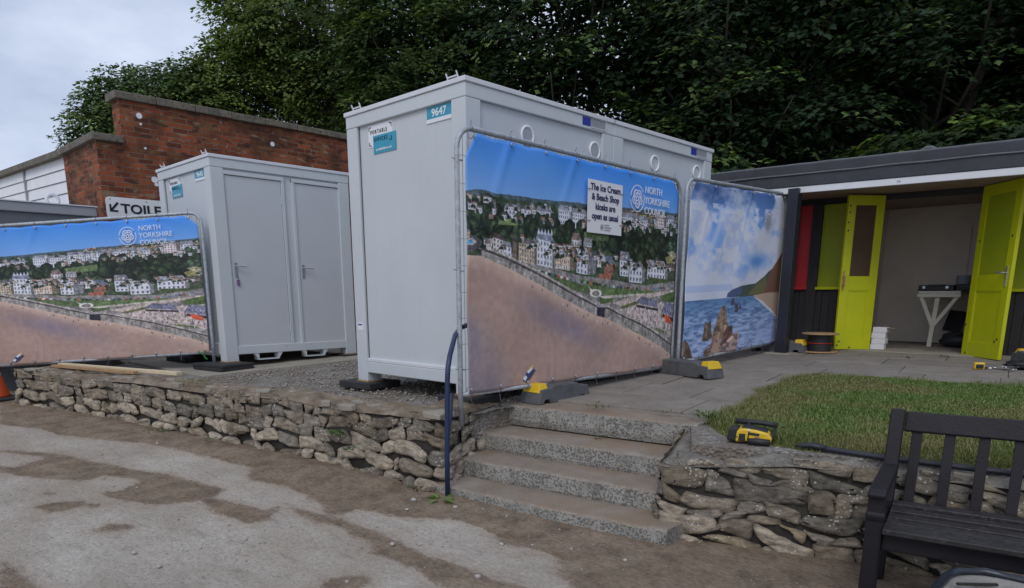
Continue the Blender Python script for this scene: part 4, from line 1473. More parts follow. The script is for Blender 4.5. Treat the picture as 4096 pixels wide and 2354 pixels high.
    for hh in (hgt * .48, hgt * .88, hgt * .10):
        for s in (0,):
            c = P(s, hh)
            mb = MB()
            mb.tube([c + (ex * math.cos(k_ / 10 * 6.283) + nrm * math.sin(k_ / 10 * 6.283)) * .026 + ex * .02 for k_ in range(10)], .003, 5, True)
            mb.tube([c, c + ex * -.05 + Vector((0, 0, .01))], .0025, 5)
            mb.build('cable_tie', M['wire'], t)
    if logo:
        dd = .040
        k_ = hgt / 1.925
        ezv = Vector((0, 0, 1))
        cs, cv, rr = logo
        emblem(P(cs * L, hgt * (1 - cv), dd), ex.normalized(), ezv, rr * k_, M['whiteink'], cl)
        BASE.setdefault(cl.name, Vector(BASE[t.name]))
        text('NORTH\nYORKSHIRE\nCOUNCIL', lx[1] * k_, P(lx[0] * L, hgt * (1 - lx[2]), dd), ex.normalized(), ezv, M['whiteink'], cl, 'council_lettering', bold=-.004, sx=lx[3], lead=lx[4])
    return t, P, ex, nrm, L


f1, P1, ex1, n1, L1 = fence('banner_fence', (-3.905, 3.47, .079), (-3.986, 6.60, .064), 1.905,
                            'wide fence panel standing above the steps, its town banner carrying a white notice', M['town'],
                            (.769, .0925, .106, .97, 1.03), foot=(.24, .06), logo=(.728, .139, .118), eyes=8, seed=3)
f2, P2_, ex2, n2, L2 = fence('banner_fence', (-3.885, 6.56, .118), (-3.93, 9.06, .205), 1.86,
                             'fence panel beside the chalet post, its banner showing sea, clouds and rocks', M['cove'],
                             None, foot=(.11, .13), eyes=6, seed=8)
DL = Vector((1.946, 1.883, .172)) / 2.708
AL = Vector((-8.76, 3.655, .119)) - DL * 3.26
f3, P3_, ex3, n3, L3 = fence('banner_fence', AL, (-8.76, 3.655, .119), 1.67,
                             'tilted fence panel on the far wall end, its town banner reaching out of view', M['town'],
                             (.770, .0925, .100, .97, 1.03), foot=(.10, .155), logo=(.728, .132, .118), eyes=9, seed=5)
# faint emblem and words on the cove banner
E_ = P2_(.78 * L2, 1.86 * .76, .036)
cl2 = [c for c in f2.children if c.name.startswith('banner')][0]
emblem(E_ + Vector((0, 0, .10)), ex2.normalized(), Vector((0, 0, 1)), .10, M['greyink'], cl2)

# notice tied to the middle banner
q0 = P1(.475 * L1, 0, .05)
ez = Vector((0, 0, 1))
e1 = ex1.normalized()
nb = thing('notice_board', P1(.56 * L1, 1.3, .05), 'white paper notice with dark lettering about the kiosks, tied to the town banner', 'notice')
W_, H_ = .525, .44
mb = MB()
c0 = P1(.476 * L1, 1.905 * .905 - H_, .045)
mb.T = Matrix(((e1.x, n1.x, 0, c0.x), (e1.y, n1.y, 0, c0.y), (e1.z, 0, 1, c0.z), (0, 0, 0, 1)))
mb.box(0, W_, 0, .004, 0, H_)
mb.build('board', M['whitestick'], nb)
text('The Ice Cream\n& Beach Shop\nkiosks are\nopen as usual', .077, c0 + e1 * (W_ / 2) + ez * (H_ - .083) + n1 * .006, e1, ez, M['navyink'], nb, 'lettering', 'CENTER', bold=.022, sx=.97, lead=1.03)
emblem(c0 + e1 * (W_ * .41) + ez * .055 + n1 * .0045, e1, ez, .026, M['greyink'], nb)
text('NORTH\nYORKSHIRE\nCOUNCIL', .021, c0 + e1 * (W_ * .48) + ez * .068 + n1 * .005, e1, ez, M['greyink'], nb, 'small_lettering')
for (a, b) in ((.01, .36), (W_ - .01, .36), (.01, .10), (W_ - .01, .09)):
    mb = MB()
    p = c0 + e1 * a + ez * b + n1 * .006
    mb.tube([p - e1 * .03, p + n1 * .004, p + e1 * .03], .003, 5)
    mb.build('cable_tie', M['wire'], nb)


# ------------------------------------------------------------------ fence feet
def fence_foot(loc, rz, label, length=.70, ends=(-1, 1)):
    t = thing('ballast_block', loc, label, 'fence base', 'rubber ballast blocks under the fences')
    T = Matrix.Translation(loc) @ Matrix.Rotation(rz, 4, 'Z')
    mb = MB(); mb.T = T
    w, h = .115, .15
    # long block with sloped shoulders and a notch under each end
    pr = [(-length / 2, .0), (-length / 2 + .03, h - .03), (-length / 2 + .15, h - .02), (-length / 2 + .17, h), (length / 2 - .17, h), (length / 2 - .15, h - .02), (length / 2 - .03, h - .03), (length / 2, .0), (length / 2 - .06, 0), (length / 2 - .08, .035), (length / 2 - .13, .035), (length / 2 - .15, 0), (-length / 2 + .15, 0), (-length / 2 + .13, .035), (-length / 2 + .08, .035), (-length / 2 + .06, 0)]
    vs = [(x, -w, z) for x, z in pr] + [(x, w, z) for x, z in pr]
    n_ = len(pr)
    mb.add(vs, [tuple(range(n_)), tuple(range(2 * n_ - 1, n_ - 1, -1))] + [((i + 1) % n_, i, n_ + i, n_ + (i + 1) % n_) for i in range(n_)])
    mb.build('block', M['fencefoot'], t, bevel=.008)
    for s in ends:
        mb = MB(); mb.T = T
        x0, x1 = s * (length / 2 - .015), s * (length / 2 - .14)
        pts0 = [(x0, -w * .86), (x1, -w * .86), (x1, w * .86), (x0, w * .86)]
        xt0, xt1 = s * (length / 2 - .045), s * (length / 2 - .13)
        pts1 = [(xt0, -w * .62), (xt1, -w * .62), (xt1, w * .62), (xt0, w * .62)]
        vs = [(x, y, h - .055) for x, y in pts0] + [(x, y, h + .018) for x, y in pts1]
        mb.add(vs, [(3, 2, 1, 0), (4, 5, 6, 7), (0, 1, 5, 4), (1, 2, 6, 5), (2, 3, 7, 6), (3, 0, 4, 7)])
        mb.build('end_cap', M['yellow'], t, bevel=.006)
    return t


fence_foot((-3.885, 4.56, zt(0, 4.5) - .02), R(88), 'grey rubber fence foot with a yellow end, beside the top step', .66, (-1,))
fence_foot((-3.72, 6.44, zt(0, 6.44)), R(-14), 'black rubber fence foot with yellow end under the joint of two banners', .85)
fence_foot((-3.88, 9.12, zt(0, 9.12)), R(4), 'fence foot with a small yellow end just behind the chalet post')
fence_foot((-1.12, 9.05, zt(0, 9.05)), R(-64), 'fence foot with yellow end lying beside the right chalet door')

# handrail
t = thing('handrail', (-3.70, 3.145, -.62), 'chipped dark blue tubular handrail at the foot of the steps', 'handrail')
mb = MB()
mb.tube([(-3.70, 3.145, -.64), (-3.698, 3.147, -.3), (-3.694, 3.152, 0), (-3.69, 3.158, .25), (-3.695, 3.17, .33), (-3.72, 3.21, .405), (-3.79, 3.30, .475), (-3.90, 3.42, .53), (-4.04, 3.60, .575), (-4.12, 3.9, .63), (-4.16, 4.25, .70)], .0185, 14)
mb.build('rail', M['rail'], t, smooth=True)
mb = MB()
mb.tube([(-3.695, 3.15, -.135), (-3.82, 3.28, -.06), (-4.05, 3.5, .06)], .020, 10)
mb.build('brace', M['rail'], t, smooth=True)


# ================================================================== portable cabins
def cabin(name, x1, y0, label, ly=1.90, wx=1.625, H=2.45, doors=False, vents=None, number=None, logo=True, feet=(.07, .07), louvre=True, blue=True):
    x0, y1 = x1 - wx, y0 + ly
    t = thing(name, ((x0 + x1) / 2, (y0 + y1) / 2, 0), label, 'cabin', 'white portable cabins')
    pw, tb, bb0, bb1 = .165, .12, .085, .19
    for (px, py) in ((x0, y0), (x1 - pw, y0), (x0, y1 - pw), (x1 - pw, y1 - pw)):   # steel frame
        mb = MB()
        mb.box(px, px + pw, py, py + pw, 0, H - tb - .03)
        mb.build('corner_post', M['paint'], t, bevel=.008)
    mb = MB()
    mb.box(x0 - .002, x1 + .002, y0 - .002, y1 + .002, H - tb - .03, H - .045)
    mb.build('top_beam', M['paint'], t, bevel=.008)
    mb = MB()
    mb.box(x0 - .014, x1 + .014, y0 - .014, y1 + .014, H - .045, H - .008)
    mb.box(x0 + .10, x1 - .10, y0 + .10, y1 - .10, H - .008, H + .002)
    mb.build('roof', M['rooflip'], t, bevel=.006)
    mb = MB()
    for (a, b, c, d) in ((x0 + pw, x1 - pw, y0 + .004, y0 + .09), (x0 + pw, x1 - pw, y1 - .09, y1 - .004), (x0 + .004, x0 + .09, y0 + pw, y1 - pw), (x1 - .09, x1 - .004, y0 + pw, y1 - pw)):
        mb.box(a, b, c, d, bb0, bb1)
    mb.build('bottom_beam', M['paint'], t, bevel=.006)
    mb = MB()
    rc = .028
    mb.box(x0 + rc, x1 - rc, y0 + rc, y1 - rc, bb0 + .03, H - tb - .02)
    mb.build('wall_panel', M['panel'], t)
    for (a, b) in ((x0 + pw, x0 + pw + .012), (x1 - pw - .012, x1 - pw)):   # shadow gap seals round the panels
        mb = MB()
        mb.box(a, b, y0 + rc - .004, y0 + rc + .01, bb1 + .03, H - tb - .03)
        mb.build('panel_seal', M['dark_gap'], t)
    mb = MB()
    mb.box(x0 + pw, x1 - pw, y0 + .006, y0 + .05, bb1 + .001, bb1 + .035)
    mb.build('drip_rail', M['rooflip'], t, bevel=.006)
    # rust stains under feet, packing
    for k_, (px, py) in enumerate(((x0, y0), (x1 - pw, y0), (x1 - pw, y1 - pw))):
        mb = MB()
        mb.box(px - .01, px + pw + .01, py - .01, py + pw + .01, -.008, .001)
        mb.build('foot_plate', M['rust'], t)
    for px in (x0 + .07, x1 - .24):
        mb = MB()
        for d_ in (0, .12):
            mb.tube([(px + d_, y0 + .05, H - .01), (px + d_, y0 + .02, H + .055)], .006, 6)
        mb.tube([(px, y0 + .035, H + .025), (px + .12, y0 + .035, H + .025)], .006, 6)
        mb.build('lifting_lug', M['rooflip'], t)
    # stickers on the short face
    if number:
        pn = thing_part('number_plate', t)
        mb = MB(); mb.box(x1 - .487, x1 - .183, y0 + rc - .006, y0 + rc - .001, 2.205, 2.295)
        mb.build('plate', M['teal'], pn)
        mb = MB(); mb.box(x1 - .49, x1 - .18, y0 + rc - .008, y0 + rc - .0005, 2.178, 2.207)
        mb.build('plate_strip', M['whitestick'], pn)
        text(number, .083, (x1 - .335, y0 + rc - .0075, 2.222), (1, 0, 0), (0, 0, 1), M['whiteink'], pn, 'number', 'CENTER', bold=.012, sx=1.1)
    if logo:
        pn = thing_part('company_sticker', t)
        sx0 = x0 + .31
        mb = MB(); mb.box(sx0, sx0 + .36, y0 + rc - .004, y0 + rc - .001, 2.105, 2.285)
        mb.build('white_plate', M['whitestick'], pn)
        mb = MB(); mb.box(sx0 + .075, sx0 + .405, y0 + rc - .007, y0 + rc - .002, 2.045, 2.195)
        mb.build('teal_plate', M['teal'], pn)
        text('PORTABLE', .046, (sx0 + .035, y0 + rc - .006, 2.212), (1, 0, 0), (0, 0, 1), M['ink'], pn, 'lettering', spacing=1.45, sx=.85)
        text('OFFICES', .046, (sx0 + .085, y0 + rc - .009, 2.145), (1, 0, 0), (0, 0, 1), M['ink'], pn, 'lettering', spacing=1.5, sx=.85)
        text('portableoffices.co.uk', .027, (sx0 + .12, y0 + rc - .009, 2.068), (1, 0, 0), (0, 0, 1), M['whiteink'], pn, 'lettering', sx=1.0, bold=.01)
        mb = MB()
        yy = y0 + rc - .0055
        for (cx, cz, dx, dz) in ((sx0 + .015, 2.27, 1, -1), (sx0 + .015, 2.12, 1, 1), (sx0 + .345, 2.27, -1, -1), (sx0 + .345, 2.135, -1, 1)):
            yk = yy if cx < sx0 + .2 or cz > 2.2 else yy - .003
            mb.box(min(cx, cx + dx * .03), max(cx, cx + dx * .03), yk - .002, yk, cz - .003, cz + .003)
            mb.box(cx - .003, cx + .003, yk - .0025, yk - .0003, min(cz, cz + dz * .03), max(cz, cz + dz * .03))
        mb.build('corner_marks', M['ink'], pn)
    # right long face
    if vents:
        for vy, vz in vents:
            mb = MB()
            c = Vector((x1 - rc, vy, vz))
            mb.tube([c + Vector((.008, math.cos(k_ / 24 * 6.283) * .072, math.sin(k_ / 24 * 6.283) * .072)) for k_ in range(24)], .011, 8, True)
            vt = mb.build('vent', M['white'], t, smooth=True)
            BASE[vt.name] = BASE[t.name].copy()
            mb = MB()
            if louvre:
                for k_ in range(-5, 6):
                    hw = math.sqrt(max(0, .062 ** 2 - (k_ * .0115) ** 2))
                    mb.bar(c + Vector((.008, -hw, k_ * .0115)), c + Vector((.008, hw, k_ * .0115)), .005, .010, (.6, 0, 1))
                mb.build('louvre', M['paint'], vt)
            else:
                mb.tube([c, c + Vector((.004, 0, 0))], .06, 20)
                mb.build('cover', M['paint'], vt)
    if blue:
        mb = MB(); mb.box(x1 - .02, x1 + .0035, y1 - .475, y1 - .355, H - .125, H - .052)
        mb.build('blue_label', M['blueplate'], t)
        mb = MB(); mb.box(x1 - .02, x1 + .0025, y1 - .35, y1 - .13, H - .122, H - .05)  # plate stands proud of the beam; the recess shade is in its grey
        mb.build('socket_shade_plate', M['greyclad'], t, label='flat grey plate coloured like a shaded recess')
        mb = MB()
        for (a, b, c, d) in ((y1 - .35, y1 - .13, H - .05, H - .04), (y1 - .35, y1 - .13, H - .132, H - .122), (y1 - .13, y1 - .115, H - .132, H - .04)):
            mb.box(x1 - .02, x1 + .007, a, b, c, d)
        mb.build('socket_rim', M['paint'], t)
    if doors:
        for dy0, dy1 in ((.175, .90), (1.095, 1.83)):
            a, b = y0 + dy0, y0 + dy1
            z0_, z1_ = .165, 2.225
            mb = MB()
            xf = x1 - rc
            mb.box(xf - .02, xf + .010, a, b, z0_, z1_)
            d = mb.build('door', M['panel_door'], t, bevel=.004)
            BASE[d.name] = BASE[t.name].copy()
            mb = MB()
            for (q0, q1, s0, s1) in ((a - .045, a - .004, z0_ - .02, z1_ + .045), (b + .004, b + .045, z0_ - .02, z1_ + .045)):
                mb.box(xf - .02, xf + .022, q0, q1, s0, s1)
            mb.box(xf - .02, xf + .026, a - .045, b + .045, z1_ + .006, z1_ + .05)
            mb.build('door_frame', M['paint'], d, bevel=.004)
            mb = MB()
            mb.box(xf - .02, xf + .006, a - .004, a + .0005, z0_, z1_ + .005)
            mb.box(xf - .02, xf + .006, b - .0005, b + .004, z0_, z1_ + .005)
            mb.box(xf - .02, xf + .006, a, b, z1_, z1_ + .006)
            mb.build('door_seal', M['dark_gap'], d)
            hz, hy = 1.165, a + .05
            mb = MB()
            mb.box(xf + .010, xf + .018, hy - .018, hy + .018, hz - .13, hz + .045)
            mb.tube([(xf + .018, hy, hz), (xf + .06, hy, hz), (xf + .06, hy + .015, hz), (xf + .06, hy + .125, hz)], .009, 8)
            mb.build('handle', M['steel'], d, bevel=.003)
            mb = MB()
            for hz_ in (.35, 1.95):
                mb.tube([(xf + .018, b + .002, hz_), (xf + .018, b + .002, hz_ + .09)], .008, 8)
            mb.build('hinge', M['paint'], d)
        mb = MB()
        mb.tube([(x1 - .005, y0 + .235, 1.06), (x1 - .002, y0 + .24, 1.0)], .004, 6)
        mb.box(x1 - .006, x1 + .0, y0 + .222, y0 + .256, .93, 1.0)
        mb.build('key_bunch', M['keyring'], t)
        for py_ in (.42, 1.10):
            mb = MB()
            a, b = y0 + py_ - .0, y0 + py_ + .30
            for q in (a, b - .02):
                mb.box(x1 - .12, x1 - .012, q, q + .02, .002, .087)
            mb.box(x1 - .12, x1 - .010, a + .02, b - .02, .0, .014)
            for q, s in ((a, -1), (b, 1)):
                mb.add([(x1 - .011, q, .086), (x1 - .011, q + s * .05, .086), (x1 - .011, q, .02), (x1 - .06, q, .086), (x1 - .06, q + s * .05, .086), (x1 - .06, q, .02)], [(0, 1, 2), (5, 4, 3), (0, 3, 4, 1), (1, 4, 5, 2), (2, 5, 3, 0)])
            mb.build('fork_pocket', M['paint'], t)
    return t


def thing_part(name, parent):
    """an empty part that holds sub-parts"""
    o = bpy.data.objects.new(name, None)
    o.empty_display_size = .05
    link(o)
    o.parent = parent
    BASE[o.name] = BASE[parent.name].copy()
    return o


_build = MB.build


def build_l(self, *a, label=None, **k):
    o = _build(self, *a, **k)
    if label: o['label'] = label
    return o


MB.build = build_l

cabin('portable_cabin', -4.2234, 3.8467, 'tall white cabin numbered 9647 behind the town banner with the notice', vents=[(4.567, 2.128), (5.49, 2.135)], number='9647')
t = cabin('portable_cabin', -4.2234, 3.8467 + 1.906, 'white cabin joined behind the 9647 one, two plain round vents near its roof', vents=[(6.508, 2.15), (7.36, 2.157)], number=None, logo=False, louvre=False)
cabin('portable_cabin', -8.568, 3.7285, 'white cabin numbered 9645 with two grey doors', doors=True, number='9645', vents=None, blue=False)
# small data label on the post of 9647
mb = MB()
mb.box(-5.81, -5.72, 3.8467 - .0025, 3.8467 + .01, .49, .56)
cb = [o for o in S.objects if o.get('label', '').startswith('tall white cabin')][0]
mb.build('data_label', M['whitestick'], cb)
mb = MB(); mb.box(-5.80, -5.735, 3.8467 - .004, 3.8467 + .01, .535, .548)
mb.build('data_label_print', M['blueplate'], cb)


def pad(loc, sx, sy, h, rz, label, n_=1, mt='rubber'):
    t = thing('packing_block', loc, label, 'packing block', 'black packing blocks under the cabins')
    for k_ in range(n_):
        mb = MB()
        mb.T = Matrix.Translation(loc) @ Matrix.Rotation(rz + k_ * .06, 4, 'Z')
        f = 1 - .02 * k_
        mb.box(-sx / 2 * f, sx / 2 * f, -sy / 2 * f, sy / 2 * f, h / n_ * k_ + .001, h / n_ * (k_ + 1))
        mb.build('slab', M[mt], t, bevel=.008)
    return t


g = zt(0, 3.85)
pad((-5.80, 3.95, g), .46, .40, -g - .008, R(6), 'black rubber pad under the front foot of cabin 9647, by the gravel')
pad((-4.32, 3.93, g), .40, .36, -g - .008, R(0), 'dark pad under the near corner of cabin 9647, behind the banner pole')
pad((-4.31, 5.66, zt(0, 5.66)), .36, .36, .012, 0, 'thin dark pad at the joint between the two tall cabins')
pad((-8.60, 3.70, -.085), .62, .46, .078, R(8), 'two stacked black slabs under the front corner of the door cabin', 2)
pad((-9.95, 3.84, -.085), .62, .44, .078, R(2), 'black slab under the far corner of cabin 9645, seen below the banner')
pad((-8.68, 5.55, -.03), .34, .34, .022, 0, 'thin dark block under the back foot of the door cabin')


# ================================================================== beach chalet on the right
ch = thing('beach_chalet', (-2.4, 10.0, .1), 'low black timber beach chalet with grey flat roof and open lime green doors', 'chalet')
YF, YW, YB = 8.92, 10.0, 11.55
rz_ = lambda x: -.0155 * (x + 4.98)                 # the roof falls slightly to the right


def slope_box(mb, x0, x1, y0, y1, z0, z1):
    vs = []
    for zz in (z0, z1):
        for y in (y0, y1):
            for x in (x0, x1): vs.append((x, y, zz + rz_(x)))
    mb.add(vs, [(0, 2, 3, 1), (4, 5, 7, 6), (0, 1, 5, 4), (2, 6, 7, 3), (0, 4, 6, 2), (1, 3, 7, 5)])


X0, X1 = -6.2, 4.2
mb = MB()
slope_box(mb, X0, X1, YF + .075, 12.2, 2.13, 2.375)
mb.build('roof', M['felt'], ch)
mb = MB()
slope_box(mb, X0, X1, YF + .035, YF + .30, 2.282, 2.405)       # upper felt band
mb.build('upper_felt_band', M['felt'], ch, bevel=.01)
mb = MB()
slope_box(mb, X0, X1, YF - .005, YF + .074, 2.142, 2.281)      # lower felt band
mb.build('lower_felt_band', M['felt'], ch, bevel=.008)
mb = MB()
pts = [(X0 + (X1 - X0) * i / 60, YF - .012 + random.uniform(-.004, .004), 2.284 + rz_(X0 + (X1 - X0) * i / 60) + random.uniform(-.003, .004)) for i in range(61)]
mb.tube(pts, .010, 6)
pts = [(X0 + (X1 - X0) * i / 60, YF + .06, 2.408 + rz_(X0 + (X1 - X0) * i / 60) + random.uniform(-.003, .003)) for i in range(61)]
mb.tube(pts, .013, 6)
mb.tube([(-2.45, YF + .08, 2.40 + rz_(-2.45)), (-2.38, YF + .08, 2.435 + rz_(-2.45)), (-2.33, YF + .08, 2.435 + rz_(-2.45)), (-2.26, YF + .08, 2.39 + rz_(-2.45))], .02, 6)
mb.build('felt_seam', M['felt_edge'], ch, smooth=True)
mb = MB()
slope_box(mb, X0, X1, YF + .005, YF + .05, 2.066, 2.140)
fb = mb.build('fascia_board', M['fascia'], ch, bevel=.004)
text('34', .040, (-2.62, YF + .003, 2.088 + rz_(-2.6)), (1, 0, rz_(1) - rz_(0)), (0, 0, 1), M['greyink'], ch, 'number_lettering', bold=.01)
mb = MB()
slope_box(mb, X0, X1, YF + .052, YW + .3, 2.105, 2.128)
mb.build('soffit', M['soffit'], ch)
# front post
mb = MB()
mb.box(-3.83, -3.70, 8.86, 8.99, .05, 2.10)
mb.build('post', M['post'], ch, bevel=.006)
mb = MB()
mb.box(-3.93, -3.60, 8.76, 9.10, .03, .088)
mb.build('post_pad', M['concrete'], ch, bevel=.008)
# front wall
mb = MB()
slope_box(mb, X0, X1, YW - .03, YW + .06, 2.035, 2.104)
mb.build('head_beam', M['black_wood'], ch, bevel=.004)


def boards(x0, x1, z0, z1):
    mb = MB()
    n_ = max(1, round((x1 - x0) / .105))
    w = (x1 - x0) / n_
    for i in range(n_):
        mb.box(x0 + i * w + .003, x0 + (i + 1) * w - .003, YW - .006 * (i % 2) - .004, YW + .03, z0, z1)
    mb.box(x0, x1, YW + .012, YW + .05, z0, z1)
    return mb.build('boarding', M['black_wood'], ch)


boards(-6.2, -3.10, .10, .89)
boards(-1.83, 4.2, .12, .86)
for (a, b) in ((-4.20, -4.115), (-3.935, -3.80), (-3.16, -3.05), (-1.90, -1.80), (-.75, -.60), (.9, 1.05), (2.5, 2.6)):
    mb = MB(); mb.box(a, b, YW - .035, YW + .055, .10, 2.034 + rz_(b))
    mb.build('stud', M['black_wood'], ch, bevel=.004)
for (a, b, mt, z0) in ((-4.114, -3.936, 'red', .925), (-3.799, -3.161, 'lime_dark', .925), (-6.2, -4.201, 'red', .925), (-1.799, -.751, 'lime_dark', .89), (-.599, .899, 'lime_dark', .89), (1.051, 2.499, 'red', .89)):
    mb = MB(); mb.box(a, b, YW + .0, YW + .03, z0, 2.034 + rz_(b))
    pn = mb.build('window_panel', M[mt], ch)
    BASE[pn.name] = BASE[ch.name].copy()
    mb = MB(); mb.box(a - .01, b + .01, YW - .05, YW + .028, z0 - .035, z0 - .001)
    mb.build('sill', M['red' if mt == 'red' else 'lime'], pn, bevel=.004)
# room behind
mb = MB()
mb.box(-5.5, 3.5, YB, YB + .1, .05, 2.3)
mb.build('back_wall', M['interior'], ch)
for x in (-3.5, .4):
    mb = MB(); mb.box(x - .05, x + .05, YW + .061, YB - .001, .05, 2.11)
    mb.build('side_wall', M['interior'], ch)
mb = MB(); mb.box(-3.45, .35, YW + .065, YB - .002, 2.04, 2.10)
mb.build('room_ceiling', M['soffit'], ch)
mb = MB()
for x in (-3.449,):
    mb.tube([(-2.36, YB - .006, .95), (-2.36, YB - .006, 1.74)], .007, 8)
mb.build('pipe', M['interior'], ch, smooth=True)
mb = MB()
mb.prism([(-5.5, 9.72), (3.5, 9.72), (3.5, 11.55), (-5.5, 11.55)], 0, lambda x, y: .112 + .015 * (y - 9.72))
mb.build('threshold_slab', M['concrete'], ch, bevel=.01)


def leaf_door(name, hinge, free, z0, z1, glass, side, label=None):
    """side: +1 when the camera sees the face on the left-hand normal of hinge->free"""
    hx, fx = Vector((*hinge, 0)), Vector((*free, 0))
    ex = (fx - hx)
    w = ex.length
    ex.normalize()
    nn = Vector((-ex.y, ex.x, 0)) * side            # towards the camera
    T = Matrix(((ex.x, nn.x, 0, hx.x), (ex.y, nn.y, 0, hx.y), (0, 0, 1, 0), (0, 0, 0, 1)))
    th = .042
    mb = MB(); mb.T = T
    s = .105
    mb.box(0, s, 0, th, z0, z1)
    mb.box(w - s, w, 0, th, z0, z1)
    for (a, b) in ((z0, z0 + .16), (z0 + .76, z0 + .94), (z1 - .12, z1)):
        mb.box(s, w - s, .001, th - .001, a, b)
    mb.box(s - .01, w - s + .01, .010, th - .012, z0 + .1, z0 + .8)
    # raised bead round the lower panel
    for (a, b, c, d) in ((s, w - s, z0 + .16, z0 + .175), (s, w - s, z0 + .745, z0 + .76), (s, s + .015, z0 + .175, z0 + .745), (w - s - .015, w - s, z0 + .175, z0 + .745)):
        mb.box(a, b, .004, th - .005, c, d)
    d_ = mb.build('door', M['lime'], ch, bevel=.003, label=label)
    BASE[d_.name] = BASE[ch.name].copy()
    mb = MB(); mb.T = T
    mb.box(s - .01, w - s + .01, .012, th - .014, z0 + .92, z1 - .1)
    mb.build('pane', M[glass], d_)
    return d_, T, w, th


dl, T, w, th = leaf_door('door', (-3.045, 9.955), (-3.37, 9.60), .115, 2.05, 'brownboard', 1, 'left lime door with a brown upper panel')
mb = MB(); mb.T = T
mb.box(w - .035, w - .012, th, th + .012, .88, 1.12)
mb.tube([(w - .024, th + .012, .94), (w - .024, th + .05, .94), (w - .024, th + .05, 1.06)], .009, 8)
mb.build('bolt', M['rust'], dl)
mb = MB(); mb.T = T
for z, x in ((.17, w - .03), (.22, w - .05), (1.62, w - .03), (1.72, w - .025), (1.84, w - .03), (1.92, w - .028), (.14, w - .2)):
    mb.tube([(x, th, z), (x, th + .0025, z)], .013, 6)
mb.build('paint_chips', M['brownboard'], dl)
dr, T, w, th = leaf_door('door', (-1.93, 9.92), (-1.47, 9.42), .105, 2.045, 'lime_dark', -1, 'right lime door with a lever handle')
mb = MB(); mb.T = T
mb.box(w - .085, w - .045, th, th + .008, .91, 1.13)
mb.tube([(w - .065, th + .008, 1.06), (w - .065, th + .05, 1.06), (w - .085, th + .055, 1.062), (w - .18, th + .055, 1.065)], .010, 8)
mb.build('handle', M['steel'], dr, bevel=.002)
mb = MB(); mb.T = T
for z, x in ((.30, w - .10), (.33, w - .06), (1.45, w - .06), (1.43, .06), (.14, .08), (.47, .02)):
    mb.tube([(x, th, z), (x, th + .0025, z)], .015, 6)
mb.build('paint_chips', M['brownboard'], dr)

# ------------------------------------------------------------------ things in and by the chalet
tb = thing('trestle_table', (-2.45, 10.75, .13), 'cream flap table on a three armed V bracket inside the open chalet', 'table')
mb = MB(); mb.box(-2.69, -2.20, 10.62, 11.54, .835, .87)
mb.build('tabletop', M['cream'], tb, bevel=.004)
mb = MB(); mb.box(-2.70, -2.19, 10.60, 10.64, .79, .834)
mb.box(-2.68, -2.21, 10.64, 10.66, .795, .833)
mb.build('front_rail', M['cream'], tb, bevel=.003)
mb = MB(); mb.bar((-2.505, 10.70, .125), (-2.46, 10.66, .79), .055, .045, (0, 1, 0)); mb.build('leg', M['cream'], tb, bevel=.003)
mb = MB(); mb.bar((-2.49, 10.668, .42), (-2.655, 10.645, .795), .048, .035, (0, 1, 0)); mb.build('strut', M['cream'], tb, bevel=.003)
mb = MB(); mb.bar((-2.475, 10.668, .42), (-2.235, 10.645, .795), .048, .035, (0, 1, 0)); mb.build('strut', M['cream'], tb, bevel=.003)

tc_ = thing('tool_case', (-2.5, 10.8, .871), 'flat black tool case with two pale latches lying on the table', 'tool case')
mb = MB(); mb.box(-2.70, -2.28, 10.60, 10.92, .871, .945); mb.build('case', M['black'], tc_, bevel=.012)
mb = MB(); mb.box(-2.59, -2.40, 10.585, 10.80, .93, .952); mb.build('lid', M['black'], tc_, bevel=.006)
for x in (-2.645, -2.375):
    mb = MB(); mb.box(x, x + .035, 10.588, 10.60, .90, .932); mb.build('latch', M['steel'], tc_, bevel=.003)
tc2 = thing('tool_case', (-2.2, 10.8, .871), 'longer black case behind the latched one, reaching behind the right door', 'tool case')
mb = MB(); mb.box(-2.275, -1.98, 10.66, 11.0, .871, .955); mb.build('case', M['black'], tc2, bevel=.015)
mb = MB(); mb.box(-2.25, -2.0, 10.645, 10.66, .895, .915); mb.build('handle', M['rubber'], tc2, bevel=.004)

jg = thing('metal_mug', (-2.27, 11.1, .956), 'large grey metal mug with a round handle standing on the table', 'mug')
mb = MB(); mb.lathe([(.085, .871), (.093, .88), (.09, 1.06), (.095, 1.075), (.085, 1.075), (.08, .90)], (-2.29, 11.15, 0), 24)
mb.build('body', M['greyclad'], jg, smooth=True)
mb = MB(); mb.tube([(-2.20, 11.15, 1.05), (-2.15, 11.15, 1.06), (-2.115, 11.15, 1.02), (-2.115, 11.15, .96), (-2.15, 11.15, .91), (-2.205, 11.15, .91)], .012, 8)
mb.build('handle', M['greyclad'], jg, smooth=True)

